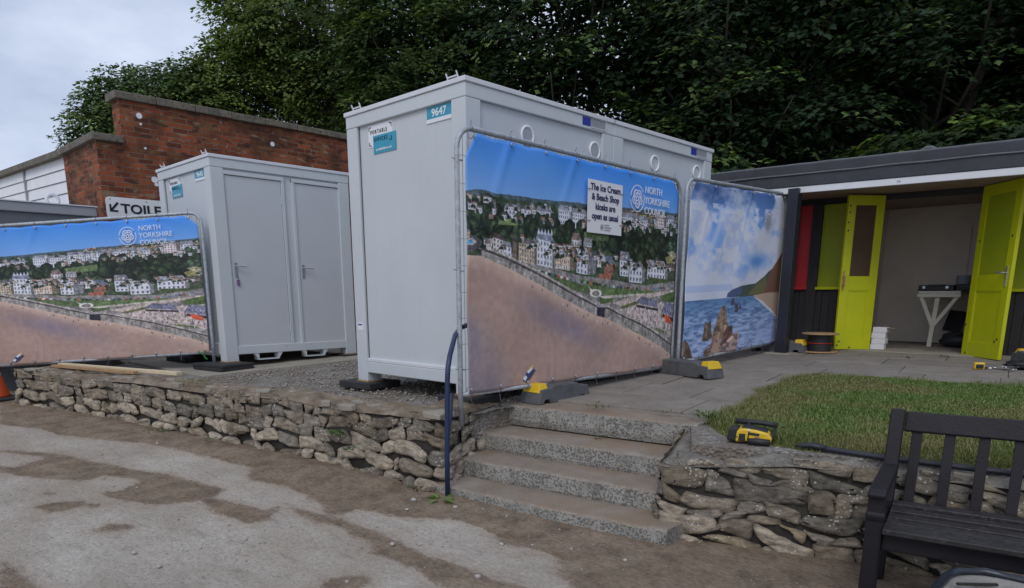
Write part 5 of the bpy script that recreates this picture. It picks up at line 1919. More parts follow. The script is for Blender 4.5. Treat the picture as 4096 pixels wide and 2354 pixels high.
bc = thing('folding_chair', (-2.2, 11.0, .13), 'black folding chair heaped with dark cloth under the table', 'chair')
mb = MB()
mb.bar((-2.36, 11.12, .33), (-2.33, 11.30, .60), .22, .03, (0, 1, 0)); mb.build('backrest', M['black'], bc, bevel=.012)
mb = MB()
mb.box(-2.33, -1.95, 10.78, 11.2, .30, .33); mb.build('seat', M['black'], bc, bevel=.01)
for (x, y) in ((-2.31, 10.80), (-1.97, 10.80), (-2.31, 11.18), (-1.97, 11.18)):
    mb = MB(); mb.tube([(x, y, .135), (x, y, .31)], .012, 8); mb.build('leg', M['black'], bc, smooth=True)
bg_ = thing('black_holdall', (-2.2, 10.75, .13), 'soft black holdall slumped on the chalet floor below the table', 'bag')
bm_v, bm_f = [], []
nu, nv = 22, 12
for j in range(nv + 1):
    for i in range(nu):
        a, b = 6.283 * i / nu, math.pi * j / nv - math.pi / 2
        p = Vector((math.cos(a) * math.cos(b), math.sin(a) * math.cos(b), math.sin(b)))
        k_ = 1 + .28 * mnoise.noise(p * 2.2 + Vector((3, 1, 5)))
        bm_v.append((-2.14 + p.x * .26 * k_, 10.72 + p.y * .12 * k_, .133 + max(0, (p.z * .5 + .5)) * .20 * (k_ if p.z > 0 else 1)))
for j in range(nv):
    for i in range(nu):
        bm_f.append((j * nu + i, j * nu + (i + 1) % nu, (j + 1) * nu + (i + 1) % nu, (j + 1) * nu + i))
mb = MB(); mb.add(bm_v, bm_f); mb.build('body', M['black'], bg_, smooth=True)
mb = MB(); mb.tube([(-2.26, 10.65, .20), (-2.22, 10.62, .30), (-2.12, 10.61, .34), (-2.04, 10.62, .30), (-2.0, 10.65, .20)], .010, 6); mb.build('strap', M['rubber'], bg_, smooth=True)

random.seed(21)
for k_ in range(4):
    z = .114 + .073 * k_
    lb = ['bottom white carton of the small stack behind the left lime door', 'second white carton up in the stack behind the left lime door', 'third white carton up in the stack behind the left lime door', 'topmost white carton of the stack, its brown flap open'][k_]
    bx = thing('white_carton', (-2.96, 9.98, z), lb, 'carton', 'white cartons stacked behind the lime door')
    mb = MB(); mb.T = Matrix.Translation((-2.94 + random.uniform(-.012, .012), 10.05, z)) @ Matrix.Rotation(random.uniform(-.15, .15), 4, 'Z')
    mb.box(-.085, .085, -.06, .06, 0, .071)
    mb.build('box', M['cardwhite'], bx, bevel=.004)
    if k_ == 3:
        T_ = mb.T
        mb = MB(); mb.T = T_
        mb.box(.086, .16, -.058, .058, .058, .062)
        mb.build('flap', M['ply'], bx)

rl = thing('cable_reel', (-3.43, 9.27, .088), 'plywood cable drum wound with black cable, beside the left lime door', 'cable reel')
mb = MB(); mb.lathe([(.222, .002), (.226, .006), (.226, .014), (.222, .018)], (-3.43, 9.29, .088), 40); mb.build('flange', M['ply'], rl, bevel=0)
mb = MB(); mb.lathe([(.222, .232), (.226, .236), (.226, .246), (.222, .25)], (-3.43, 9.29, .088), 40); mb.build('flange', M['ply'], rl)
mb = MB()
rp = [(.145 + .004 * (i % 2), .019 + .213 * i / 34) for i in range(35)]
mb.lathe(rp, (-3.43, 9.29, .088), 36); mb.build('wound_cable', M['black'], rl, smooth=True)
mb = MB(); mb.tube([(-3.43 + .152 * math.cos(a / 30 * 6.283), 9.29 + .152 * math.sin(a / 30 * 6.283), .088 + .122) for a in range(30)], .006, 6, True); mb.build('red_cable', M['redcable'], rl, smooth=True)

tp = thing('tape_measure', (-1.5, 8.48, zt(0, 8.48)), 'small black and yellow tape measure on the paving near the right door', 'tape measure')
z = zt(0, 8.48)
mb = MB(); mb.T = Matrix.Translation((-1.505, 8.49, z)) @ Matrix.Rotation(.5, 4, 'Z')
mb.box(-.05, .05, -.02, .02, .002, .075); mb.build('case', M['yellow'], tp, bevel=.014)
mb = MB(); mb.T = Matrix.Translation((-1.505, 8.49, z)) @ Matrix.Rotation(.5, 4, 'Z')
mb.box(-.036, .036, -.024, .024, .012, .056); mb.build('grip', M['black'], tp, bevel=.006)
mb = MB(); mb.T = Matrix.Translation((-1.505, 8.49, z)) @ Matrix.Rotation(.5, 4, 'Z')
mb.box(.05, .075, -.008, .008, .008, .03); mb.build('tape_end', M['black'], tp, bevel=.002)

random.seed(5)
for k_, (x, y, L_, a, lb) in enumerate([(-1.38, 8.62, .17, .3, 'bright steel spanner nearest the tape measure in the pile of tools'), (-1.30, 8.56, .20, -.5, 'long bright spanner lying across the pile by the fence base'), (-1.25, 8.63, .15, .9, 'short steel spanner behind the long one in the tool pile')]):
    z = zt(0, y) + .004 + .011 * k_
    t = thing('spanner', (x, y, z), lb, 'spanner', 'steel spanners dropped on the paving')
    mb = MB(); mb.T = Matrix.Translation((x, y, z)) @ Matrix.Rotation(a, 4, 'Z')
    mb.box(-L_ / 2, L_ / 2, -.011, .011, 0, .009)
    mb.build('shank', M['steel'], t, bevel=.003)
    for s in (-1, 1):
        mb = MB(); mb.T = Matrix.Translation((x, y, z)) @ Matrix.Rotation(a, 4, 'Z') @ Matrix.Translation((s * L_ / 2, 0, .0045))
        ring = [(.022 * math.cos(q / 8 * 4.9 + .7 + (math.pi if s < 0 else 0)), .022 * math.sin(q / 8 * 4.9 + .7 + (math.pi if s < 0 else 0)), 0) for q in range(9)]
        mb.tube(ring, .0075, 6); mb.build('jaw', M['steel'], t, smooth=True)
pl = thing('tool_pouch', (-1.2, 8.72, zt(0, 8.7)), 'crumpled dark tool pouch beside the steel spanners', 'pouch')
bm_v = []
for j in range(nv + 1):
    for i in range(nu):
        a, b = 6.283 * i / nu, math.pi * j / nv - math.pi / 2
        p = Vector((math.cos(a) * math.cos(b), math.sin(a) * math.cos(b), math.sin(b)))
        k2 = 1 + .5 * mnoise.noise(p * 3 + Vector((8, 2, 1)))
        bm_v.append((-1.18 + p.x * .15 * k2, 8.74 + p.y * .09 * k2, zt(0, 8.7) + .002 + max(0, p.z * .5 + .5) * .085 * k2))
mb = MB(); mb.add(bm_v, bm_f); mb.build('body', M['black'], pl, smooth=True)
mb = MB(); mb.tube([(-1.30, 8.66, zt(0, 8.7) + .03), (-1.22, 8.63, zt(0, 8.7) + .06), (-1.10, 8.66, zt(0, 8.7) + .05)], .009, 6); mb.build('flap', M['rubber'], pl)


# ================================================================== brick wall, cladded building, grey cabin at far left
bw = thing('brick_wall', (-12.3, 5.5, -.2), 'high weathered red brick wall with stone coping behind the door cabin', 'wall')
mb = MB()
mb.box(-12.62, -12.3, 4.04, 12.5, -.6, 3.74)
mb.build('wall', M['brick'], bw)
mb = MB()
mb.box(-14.09, -12.302, 3.66, 4.039, -.6, 3.10)
mb.build('pier', M['brick'], bw)
mb = MB()
n_ = 14
for i in range(n_):
    a, b = 3.97 + (12.5 - 3.97) * i / n_, 3.97 + (12.5 - 3.97) * (i + 1) / n_
    mb.box(-12.68, -12.235, a + .004, b - .004, 3.741 + random.uniform(-.004, .004), 3.85 + random.uniform(-.006, .006))
mb.build('coping', M['coping'], bw, bevel=.012)
mb = MB()
for a, b in ((-14.15, -13.4), (-13.39, -12.75)):
    mb.box(a, b, 3.59, 4.10, 3.101, 3.205)
mb.box(-12.74, -12.235, 3.59, 4.038, 3.101, 3.205)
mb.build('pier_coping', M['coping'], bw, bevel=.012)
mb = MB()
random.seed(17)
for (y, z, r_) in ((4.32, 3.55, .045), (4.33, 3.43, .018), (4.36, 3.08, .018), (6.53, 3.45, .04), (6.60, 3.12, .022), (6.60, 2.99, .018), (6.61, 2.93, .016), (4.45, 2.62, .05), (4.47, 2.55, .03)):
    mb.tube([(-12.301, y, z), (-12.292, y, z)], r_, 9)
mb.build('white_blotch', M['whitestick'], bw)

ts = thing('toilets_sign', (-12.28, 4.5, 2.15), 'white enamel sign reading TOILETS with a diagonal arrow, on the brick wall', 'sign')
mb = MB()
sy0, sy1, sz0, sz1, rr = 3.69, 4.86, 1.97, 2.30, .06
po = []
for cy, cz, a0 in ((sy1 - rr, sz1 - rr, 0), (sy0 + rr, sz1 - rr, 90), (sy0 + rr, sz0 + rr, 180), (sy1 - rr, sz0 + rr, 270)):
    for k_ in range(6): po.append((cy + rr * math.cos(R(a0 + 18 * k_)), cz + rr * math.sin(R(a0 + 18 * k_))))
n_ = len(po)
mb.add([(-12.298, y, z) for y, z in po] + [(-12.280, y, z) for y, z in po], [tuple(range(n_ - 1, -1, -1)), tuple(range(n_, 2 * n_))] + [(i, (i + 1) % n_, n_ + (i + 1) % n_, n_ + i) for i in range(n_)])
mb.build('board', M['white'], ts)
text('TOILETS', .190, (-12.277, 3.895, 2.075), (0, 1, 0), (0, 0, 1), M['ink'], ts, 'lettering', bold=.028, sx=1.16, spacing=1.02)
mb = MB()
c = Vector((-12.278, 3.80, 2.145))
q = lambda y, z: c + Vector((0, y, z))
strip(mb, [q(.06, .075), q(-.05, -.05)], .032, (1, 0, 0))
strip(mb, [q(-.053, .045), q(-.053, -.066)], .027, (1, 0, 0))
strip(mb, [q(-.066, -.053), q(.05, -.053)], .027, (1, 0, 0), t=.0035)
mb.build('arrow', M['ink'], ts)
for y in (3.75, 4.28, 4.80):
    mb = MB(); mb.tube([(-12.28, y, 2.265), (-12.274, y, 2.265)], .010, 8); mb.build('screw', M['rust'], ts)

cb_ = thing('weatherboarded_building', (-17, 3.9, 0), 'white weatherboarded building with a felt eave at the far left', 'building')
mb = MB()
nb_ = 4
for i in range(nb_):
    z0, z1 = 2.36 + .20 * i, 2.36 + .20 * (i + 1) - .012
    vs = []
    for x in (-28, -14.12):
        dz = (-14.12 - x) * .035
        vs += [(x, 3.80 - .022, z0 + dz), (x, 3.80, z1 + dz), (x, 3.86, z1 + dz), (x, 3.86, z0 + dz)]
    mb.add(vs, [(0, 4, 5, 1), (1, 5, 6, 2), (0, 3, 7, 4), (4, 7, 6, 5), (0, 1, 2, 3)])
mb.build('weatherboarding', M['weather'], cb_)
mb = MB()
mb.add([(-28, 3.862, -.6), (-14.1, 3.862, -.6), (-14.1, 3.862, 3.2), (-28, 3.862, 3.65), (-28, 8, -.6), (-14.1, 8, -.6), (-14.1, 8, 3.2), (-28, 8, 3.65)], [(0, 1, 2, 3), (1, 5, 6, 2), (4, 7, 6, 5), (0, 3, 7, 4), (3, 2, 6, 7)])
mb.build('wall', M['render'], cb_)
mb = MB()
mb.add([(-28, 3.68, 3.66), (-14.1, 3.68, 3.14), (-14.1, 8, 3.20), (-28, 8, 3.70), (-28, 3.68, 3.76), (-14.1, 3.68, 3.24), (-14.1, 8, 3.30), (-28, 8, 3.80)], [(3, 2, 1, 0), (4, 5, 6, 7), (0, 1, 5, 4), (1, 2, 6, 5), (2, 3, 7, 6), (3, 0, 4, 7)])
mb.build('roof', M['coping'], cb_)
for x in (-14.16, -17.35):
    mb = MB(); mb.box(x - .03, x + .03, 3.75, 3.80, 2.34 + (-14.12 - x) * .035, 3.14 + (-14.12 - x) * .035); mb.build('cover_strip', M['greyclad'], cb_)

gc = thing('grey_cabin', (-12, 1.5, -.45), 'low grey flat-roofed cabin behind the far banner', 'cabin')
mb = MB(); mb.box(-13.4, -11.03, -3.0, 3.12, -.6, 1.86); mb.build('wall', M['greydark'], gc)
mb = MB(); mb.box(-13.5, -11.0, -3.1, 3.18, 1.861, 1.985); mb.build('roof_fascia', M['greyclad'], gc, bevel=.012)
mb = MB(); mb.box(-13.5, -10.985, -3.1, 3.19, 1.986, 2.0); mb.build('roof_trim', M['rooflip'], gc)
mb = MB(); mb.tube([(-11.2, 2.72 + .07 * math.cos(a / 16 * 6.283), 2.06 + .07 * math.sin(a / 16 * 6.283)) for a in range(16)], .022, 8, True); mb.build('lifting_eye', M['rooflip'], gc, smooth=True)

# boards lying on the far wall top
for (a, b, w_, h_, lb) in (((-9.80, 2.23, -.005), (-7.62, 2.80, .006), .075, .035, 'pale timber batten lying along the wall top under the far banner'),
                           ((-9.75, 2.14, -.012), (-8.15, 2.54, -.004), .06, .03, 'shorter brown batten lying in front of the pale one on the wall top')):
    t = thing('timber_batten', a, lb, 'timber', 'timber battens on the wall top')
    mb = MB(); mb.bar(a, b, w_, h_); mb.build('batten', M['timber'] if h_ > .032 else M['ply'], t, bevel=.003)
# orange cone at the far wall end
cx, cy = -10.33, 1.56
cn = thing('traffic_cone', (cx, cy, zp(cx)), 'orange traffic cone at the far end of the long stone wall', 'traffic cone')
mb = MB(); mb.lathe([(.21, .04), (.205, .06), (.045, .70), (.035, .72)], (cx, cy, zp(cx)), 28); mb.build('body', M['orange'], cn, smooth=True)
mb = MB(); mb.box(cx - .25, cx + .25, cy - .25, cy + .25, zp(cx), zp(cx) + .038); mb.build('base', M['rubber'], cn, bevel=.02)
mb = MB(); mb.lathe([(.150, .295), (.112, .445)], (cx, cy, zp(cx)), 28); mb.build('white_band', M['whitestick'], cn, smooth=True)
gs = thing('green_strap', (-8.9, 3.5, .1), 'bright green plastic strap hanging off the bottom of the far banner', 'strap')
mb = MB()
p = P3_(.945 * L3, .0, .035)
mb.bar(p + Vector((0, 0, .03)), p + ex3 * .05 + Vector((0, 0, -.005)), .004, .025, n3)
mb.bar(p + ex3 * .05 + Vector((0, 0, -.004)), p + ex3 * .11 + Vector((0, 0, -.085)), .004, .022, n3)
mb.build('strap', M['greenstrap'], gs)


# ================================================================== bench
bn = thing('park_bench', (-.3, 3.75, -.68), 'dark stained slatted wooden park bench in front of the stone wall', 'bench')
BT = Matrix.Translation((-.925, 3.40, -.68)) @ Matrix.Rotation(R(11), 4, 'Z')
BL = 1.55


def bbar(name, a, b, w, t_, mt='bench', up=(0, 0, 1), bev=.006):
    m_ = MB()
    a, b = BT @ Vector(a), BT @ Vector(b)
    m_.bar(a, b, w, t_, BT.to_3x3() @ Vector(up))
    return m_.build(name, M[mt], bn, bevel=bev)


def bpoly(name, prof, x0, x1, mt='bench', bev=.008):
    m_ = MB(); m_.T = BT
    n_ = len(prof)
    m_.add([(x0, y, z) for y, z in prof] + [(x1, y, z) for y, z in prof], [tuple(range(n_)), tuple(range(2 * n_ - 1, n_ - 1, -1))] + [((i + 1) % n_, i, n_ + i, n_ + (i + 1) % n_) for i in range(n_)])
    return m_.build(name, M[mt], bn, bevel=bev, seg=3)


for x in (.0, BL):
    bpoly('front_leg', [(-.02, 0), (.06, 0), (.06, .585), (-.02, .585)], x - .036, x + .036)
    bpoly('back_post', [(.50, 0), (.58, 0), (.60, .42), (.72, .90), (.645, .915), (.52, .44)], x - .034, x + .034)
    bpoly('armrest', [(-.05, .588), (-.055, .61), (-.03, .628), (.02, .632), (.60, .628), (.60, .588)], x - .038, x + .038)
    bpoly('side_rail', [(.06, .33), (.52, .33), (.52, .41), (.06, .41)], x - .022, x + .022)
    bpoly('arm_block', [(-.022, .47), (-.03, .50), (-.022, .52), (.06, .52), (.06, .47)], x - .04, x + .04)
bpoly('top_rail', [(.665, .795), (.70, .785), (.728, .885), (.695, .90)], .036, BL - .036)
bpoly('bottom_rail', [(.59, .36), (.62, .36), (.62, .425), (.59, .425)], .036, BL - .036)
ns = 10
for i in range(ns):
    x = .10 + (BL - .20) * i / (ns - 1)
    bbar('back_slat', (x, .612, .40), (x, .694, .80), .050, .018, up=(0, 1, 0), bev=.003)
for i in range(6):
    y = -.005 + .098 * i
    zz = .435 - .02 * math.sin(i / 5 * math.pi)
    bbar('seat_slat', (.037, y, zz), (BL - .037, y, zz - .004), .072, .026, 'bench_seat', bev=.004)
bpoly('front_rail', [(.01, .33), (.04, .33), (.04, .41), (.01, .41)], .036, BL - .036)

# wheelbarrow tub full of sand in the near corner
wb = thing('builders_tub', (.1, 2.6, -.66), 'dark blue builder\'s tub heaped with grey sand and twigs, in front of the bench', 'tub')
rimp = []
tx0, tx1, ty0, ty1, rr = -.52, .42, 2.25, 3.06, .16
for cx, cy, a0 in ((tx1 - rr, ty1 - rr, 0), (tx0 + rr, ty1 - rr, 90), (tx0 + rr, ty0 + rr, 180), (tx1 - rr, ty0 + rr, 270)):
    for k_ in range(8): rimp.append(Vector((cx + rr * math.cos(R(a0 + 90 * k_ / 7)), cy + rr * math.sin(R(a0 + 90 * k_ / 7)), -.215)))
cen = sum(rimp, Vector()) / len(rimp)
mb = MB()
n_ = len(rimp)
low = [Vector((cen.x + (p.x - cen.x) * .72, cen.y + (p.y - cen.y) * .72, -.67)) for p in rimp]
mb.add(list(rimp) + low, [(i, n_ + i, n_ + (i + 1) % n_, (i + 1) % n_) for i in range(n_)] + [tuple(range(n_, 2 * n_))])
wl_ = mb.build('body', M['tubblue'], wb, smooth=True)
mb = MB()
mb.tube([p + Vector((0, 0, .004 * math.sin(i * 2.1))) for i, p in enumerate(rimp)], .017, 8, True)
mb.build('rim', M['tubblue'], wb, smooth=True)
V, Fc = [], []
rings = 10
for j in range(rings + 1):
    f = 1 - j / rings
    for p in rimp:
        q = Vector((cen.x + (p.x - cen.x) * f, cen.y + (p.y - cen.y) * f, 0))
        V.append((q.x, q.y, -.225 + .03 * (1 - f) + mnoise.noise(Vector((q.x * 9, q.y * 9, 1))) * .014 * min(1, (1 - f) * 6)))
for j in range(rings):
    for i in range(n_):
        Fc.append((j * n_ + i, j * n_ + (i + 1) % n_, (j + 1) * n_ + (i + 1) % n_, (j + 1) * n_ + i))
mb = MB(); mb.add(V, Fc); mb.build('sand', M['sand_fill'], wb, smooth=True)
mb = MB(); mb.bar((-.47, 2.82, -.205), (-.36, 2.90, -.20), .012, .008); mb.build('twig', M['bark'], wb)
mb = MB(); mb.bar((-.20, 2.80, -.20), (-.10, 2.86, -.195), .012, .008); mb.build('twig', M['bark'], wb)

# ------------------------------------------------------------------ tools on the lawn wall
dg_ = thing('cordless_drill', (-1.92, 4.12, -.10), 'yellow and black cordless hammer drill lying on the wall end by the lawn', 'drill')
DT = Matrix.Translation((-1.875, 4.10, -.092)) @ Matrix.Rotation(R(21), 4, 'Z') @ Matrix.Diagonal((.92, .9, .82, 1))


def dpoly(name, prof, y0, y1, mt, bev=.008, par=dg_):
    m_ = MB(); m_.T = DT
    n_ = len(prof)
    m_.add([(x, y0, z) for x, z in prof] + [(x, y1, z) for x, z in prof], [tuple(range(n_)), tuple(range(2 * n_ - 1, n_ - 1, -1))] + [((i + 1) % n_, i, n_ + i, n_ + (i + 1) % n_) for i in range(n_)])
    o_ = m_.build(name, M[mt], par, bevel=bev)
    BASE[o_.name] = BASE[dg_.name].copy()
    return o_


bd = dpoly('body', [(-.105, .01), (-.10, .10), (-.06, .125), (.02, .118), (.10, .10), (.135, .055), (.12, .012), (.06, .022), (-.03, .02)], -.03, .10, 'yellow', .014)
dpoly('motor_end', [(-.165, .02), (-.15, .105), (-.11, .125), (-.085, .12), (-.10, .01)], -.02, .105, 'black', .012)
dpoly('nose', [(.095, .02), (.12, .09), (.145, .085), (.15, .03)], 0, .09, 'black', .01)
dpoly('battery_slot', [(-.085, .022), (-.08, .08), (-.04, .082), (-.038, .024)], -.036, -.028, 'black', .003)
dpoly('vent_slot', [(-.02, .075), (-.02, .095), (.05, .088), (.05, .068)], -.034, -.028, 'black', .002)
dpoly('orange_badge', [(.02, .05), (.02, .075), (.05, .07), (.05, .047)], -.0335, -.028, 'rust', .001)
dpoly('latch', [(-.03, .105), (-.027, .12), (-.012, .119), (-.014, .104)], -.034, -.026, 'whitestick', .002)
dpoly('top_band', [(-.07, .118), (-.06, .132), (.02, .125), (.10, .108), (.10, .094), (.02, .108)], -.02, .104, 'black', .004)
dpoly('side_seam', [(-.10, .05), (-.10, .056), (-.088, .056), (-.088, .05)], -.033, -.028, 'black', .001)
dpoly('bit_seam', [(-.028, .03), (-.022, .10), (-.014, .10), (-.018, .03)], -.0335, -.028, 'black', .001)
m_ = MB(); m_.T = DT
m_.tube([(-.02, -.035, .028), (.05, -.04, .03), (.12, -.036, .026)], [.022, .026, .024], 12)
m_.build('grip', M['black'], dg_, smooth=True)
m_ = MB(); m_.T = DT
m_.tube([(-.12, .12, .148), (.0, .125, .146), (.03, .125, .144), (.05, .125, .143), (.10, .125, .138), (.155, .125, .130)], [.022, .021, .016, .019, .018, .022], 12)
m_.build('side_handle', M['black'], dg_, smooth=True)
m_ = MB(); m_.T = DT
m_.tube([(.14, .12, .13), (.135, .05, .05)], .008, 8)
m_.tube([(-.03, .12, .145), (-.03, .06, .10)], .012, 8)
m_.build('clamp', M['black'], dg_, smooth=True)

cw = thing('crowbar', (-1.1, 4.13, -.07), 'long dark steel crowbar with a flattened claw lying along the wall top', 'crowbar')
cpt = [Vector((-1.50, 4.165, -.072)), Vector((-1.42, 4.165, -.068)), Vector((-1.12, 4.19, -.075)), Vector((-.4, 4.33, -.082)), Vector((.1, 4.45, -.085))]
mb = MB(); mb.tube(cpt, .0165, 12); mb.build('shaft', M['post'], cw, smooth=True)
for s in (-1, 1):
    mb = MB(); mb.tube([(-1.44, 4.165, -.066), (-1.52, 4.165 + s * .012, -.058), (-1.575, 4.155 + s * .020, -.062), (-1.61, 4.15 + s * .024, -.072)], [.017, .016, .012, .006], 8)
    mb.build('claw_prong', M['post'], cw, smooth=True)

# ------------------------------------------------------------------ pebbles and weeds on the path
random.seed(12)
PEB = [(-4.84, 2.66), (-4.7, 2.68), (-4.57, 2.74), (-4.5, 2.78), (-3.77, 2.89), (-3.64, 2.73), (-3.3, 3.12), (-3.09, 3.14), (-2.68, 3.2), (-2.62, 2.88), (-2.42, 3.0), (-2.75, 2.75), (-2.93, 1.8), (-2.51, 2.33), (-3.19, 2.28), (-5.37, 1.59), (-5.31, 1.95), (-3.78, 1.18), (-4.07, 1.15), (-5.9, 2.41), (-5.79, 2.62), (-2.1, 3.09), (-3.08, 2.4), (-6.7, 2.2), (-3.45, 3.0)]
protos = []
for k_ in range(4):
    mb = MB()
    V = []
    for j in range(7):
        for i in range(10):
            a, b = 6.283 * i / 10, math.pi * j / 6 - math.pi / 2
            p = Vector((math.cos(a) * math.cos(b), math.sin(a) * math.cos(b), math.sin(b)))
            k2 = 1 + .35 * mnoise.noise(p * 1.7 + Vector((k_ * 5, 2, 3)))
            V.append((p.x * k2, p.y * k2 * .8, p.z * k2 * .6))
    mb.add(V, [(j * 10 + i, j * 10 + (i + 1) % 10, (j + 1) * 10 + (i + 1) % 10, (j + 1) * 10 + i) for j in range(6) for i in range(10)])
    protos.append(mb)
pm = [None] * 4
for i, (x, y) in enumerate(PEB):
    k_ = i % 4
    if pm[k_] is None:
        o = protos[k_].build('pebble', M['pebble'], None, smooth=True)
        pm[k_] = o
    else:
        o = pm[k_].copy()
        S.collection.objects.link(o)
    s = random.uniform(.008, .019) * (1.4 if i in (0, 4, 12, 13) else 1)
    o.scale = (s, s, s)
    o.rotation_euler = (0, 0, random.uniform(0, 6))
    o.location = (x, y, zp(x) + s * .35)
    tag(o, 'small pale pebble lying on the sandy path', 'pebble', 'pebbles scattered on the path')


Vc, Fc = chips(5200, (-9.6, -.6), (.6, 4.2), lambda x, y: -0.6 - 0.027 * (x + 3.9) + .001, .003, .011,
               lambda x, y: (y < 3.1 + (x + 3.86) * .22) & (RNG.random(len(x)) < .12 + .88 * np.exp(-np.abs(y - (2.95 + (x + 3.86) * .22)) / .35)) & (vnoise(x, y, 1.6, 71, 3) > .42))
o = np_mesh('grit', Vc, Fc, M['gravelstone'])
tag(o, 'fine loose grit washed along the foot of the wall and over the path', 'grit', None, 'stuff')


def leaf_tri(V, Fc, C, p, d, L_, w, col, droop=.3):
    d = Vector(d).normalized()
    s = d.cross(Vector((0, 0, 1)))
    if s.length < .01: s = Vector((1, 0, 0))
    s.normalize()
    p = Vector(p)
    b = len(V)
    m1 = p + d * L_ * .5
    tipp = p + d * L_ + Vector((0, 0, -droop * L_))
    V += [tuple(p), tuple(m1 + s * w), tuple(m1 - s * w), tuple(tipp)]
    Fc += [(b, b + 1, b + 2), (b + 1, b + 3, b + 2)]
    C += [col] * 4


def weed(loc, label, n_=16, L_=(.05, .10), w=.012, spread=.05, up=.5, col=(.07, .15, .03), seed=0):
    rnd = random.Random(seed)
    V, Fc, C = [], [], []
    for i in range(n_):
        a = rnd.uniform(0, 6.283)
        r = spread * rnd.random()
        p = (loc[0] + r * math.cos(a), loc[1] + r * math.sin(a), loc[2] + rnd.uniform(0, .02))
        k_ = rnd.uniform(.6, 1.4)
        leaf_tri(V, Fc, C, p, (math.cos(a), math.sin(a), up * rnd.uniform(.4, 1.6)), rnd.uniform(*L_), w * rnd.uniform(.7, 1.2), tuple(c * k_ for c in col))
    o = np_mesh('weed_plant', V, Fc, M['leaf'], None, C, base=loc)
    return tag(o, label, 'weed', 'weeds in the walls and paving')


weed((-3.66, 3.03, -.605), 'two broad dandelion leaves at the foot of the blue handrail', 6, (.09, .13), .028, .03, .35, (.13, .22, .05), 1)
weed((-3.95, 3.03, -.60), 'grassy tuft at the wall foot left of the handrail', 20, (.04, .08), .006, .06, .9, (.07, .10, .03), 2)
weed((-4.78, 2.90, -.26), 'green ivy-leaved weed growing from the middle of the long wall', 30, (.03, .06), .018, .06, .4, (.06, .14, .025), 3)
weed((-4.62, 2.93, -.38), 'small weed just below the ivy-leaved one in the wall', 14, (.03, .05), .014, .04, .4, (.05, .12, .025), 4)
weed((-7.15, 2.40, -.51), 'mossy green clump at the foot of the wall under the battens', 40, (.04, .08), .010, .14, .7, (.07, .12, .03), 5)
weed((-6.3, 2.55, -.48), 'little pale weed at the wall foot in the middle of the long wall', 10, (.03, .06), .016, .05, .4, (.08, .16, .05), 6)
weed((-7.0, 2.72, -.03), 'yellowish grass tuft hanging over the wall top near the batten end', 40, (.06, .14), .006, .12, .25, (.16, .17, .05), 7)
weed((-3.30, 4.36, zt(0, 4.3)), 'short grass tuft in the paving joint above the steps', 26, (.03, .07), .006, .09, .8, (.08, .12, .03), 8)
weed((-2.75, 4.50, zt(0, 4.4)), 'low weed in the joint near the corner of the lawn', 20, (.02, .05), .006, .10, .7, (.09, .11, .04), 9)
weed((-3.12, 4.18, -.255), 'moss clump on the second highest step', 18, (.015, .035), .008, .06, .6, (.08, .10, .03), 10)
weed((-2.40, 4.50, zt(0, 4.5) + .0), 'long grass tuft at the near corner of the lawn', 60, (.06, .13), .006, .10, .9, (.08, .14, .03), 11)
weed((-1.72, 4.0, -.22), 'small green sprig in the lawn wall below the drill', 16, (.02, .05), .010, .05, .5, (.06, .13, .03), 12)
weed((-2.35, 9.15, zt(0, 9.15)), 'weed in the paving in front of the chalet opening', 22, (.02, .05), .008, .08, .7, (.06, .09, .03), 13)
weed((-2.05, 9.45, zt(0, 9.45)), 'dark weed close to the right lime door', 22, (.02, .05), .008, .08, .7, (.05, .08, .03), 14)
weed((-3.72, 4.02, -.34), 'yellow withered leaf caught in the wall beside the steps', 3, (.04, .06), .02, .01, .3, (.36, .25, .02), 15)


# ================================================================== wooded bank
xs = np.linspace(-26, 14, 60); ts_ = np.linspace(0, 1, 24)
X, T_, Fq = grid(xs, ts_)
y0 = np.interp(X, [-26, -17, -14, -8, 0, 14], [22, 19, 15.5, 13.2, 13.4, 15])
Y = y0 + T_ * 12
Z = .2 + T_ * np.interp(X, [-26, -18, -15, -12, 14], [1.5, 2.2, 13, 19, 17]) + (vnoise(X, Y, .6, 4) - .5) * 1.2
np_mesh('wooded_bank', np.stack([X, Y, Z], 1), Fq, M['spoil'], k=4, smooth=True)
tag(bpy.data.objects['wooded_bank'], None, None, None, 'structure')

# sycamore leaf template (five lobes), petiole at the origin, length 1
half = [(.0, .0), (.30, -.10), (.30, .14), (.66, .34), (.34, .46), (.26, .66), (.0, 1.05)]
outl = half + [(-x, y) for x, y in half[-2:0:-1]]
LV = np.array([(0, .36, .10)] + [(x, y, -.16 * abs(x) - .10 * y * y) for x, y in outl])
n_ = len(outl)
LF = np.array([(0, 1 + i, 1 + (i + 1) % n_) for i in range(n_)])
# plain leaf for the distant trees
LV2 = np.array([(0, 0, 0), (.42, .35, -.08), (.2, .75, -.1), (0, 1.05, -.15), (-.2, .75, -.1), (-.42, .35, -.08), (0, .4, .08)])
LF2 = np.array([(6, 0, 1), (6, 1, 2), (6, 2, 3), (6, 3, 4), (6, 4, 5), (6, 5, 0)])


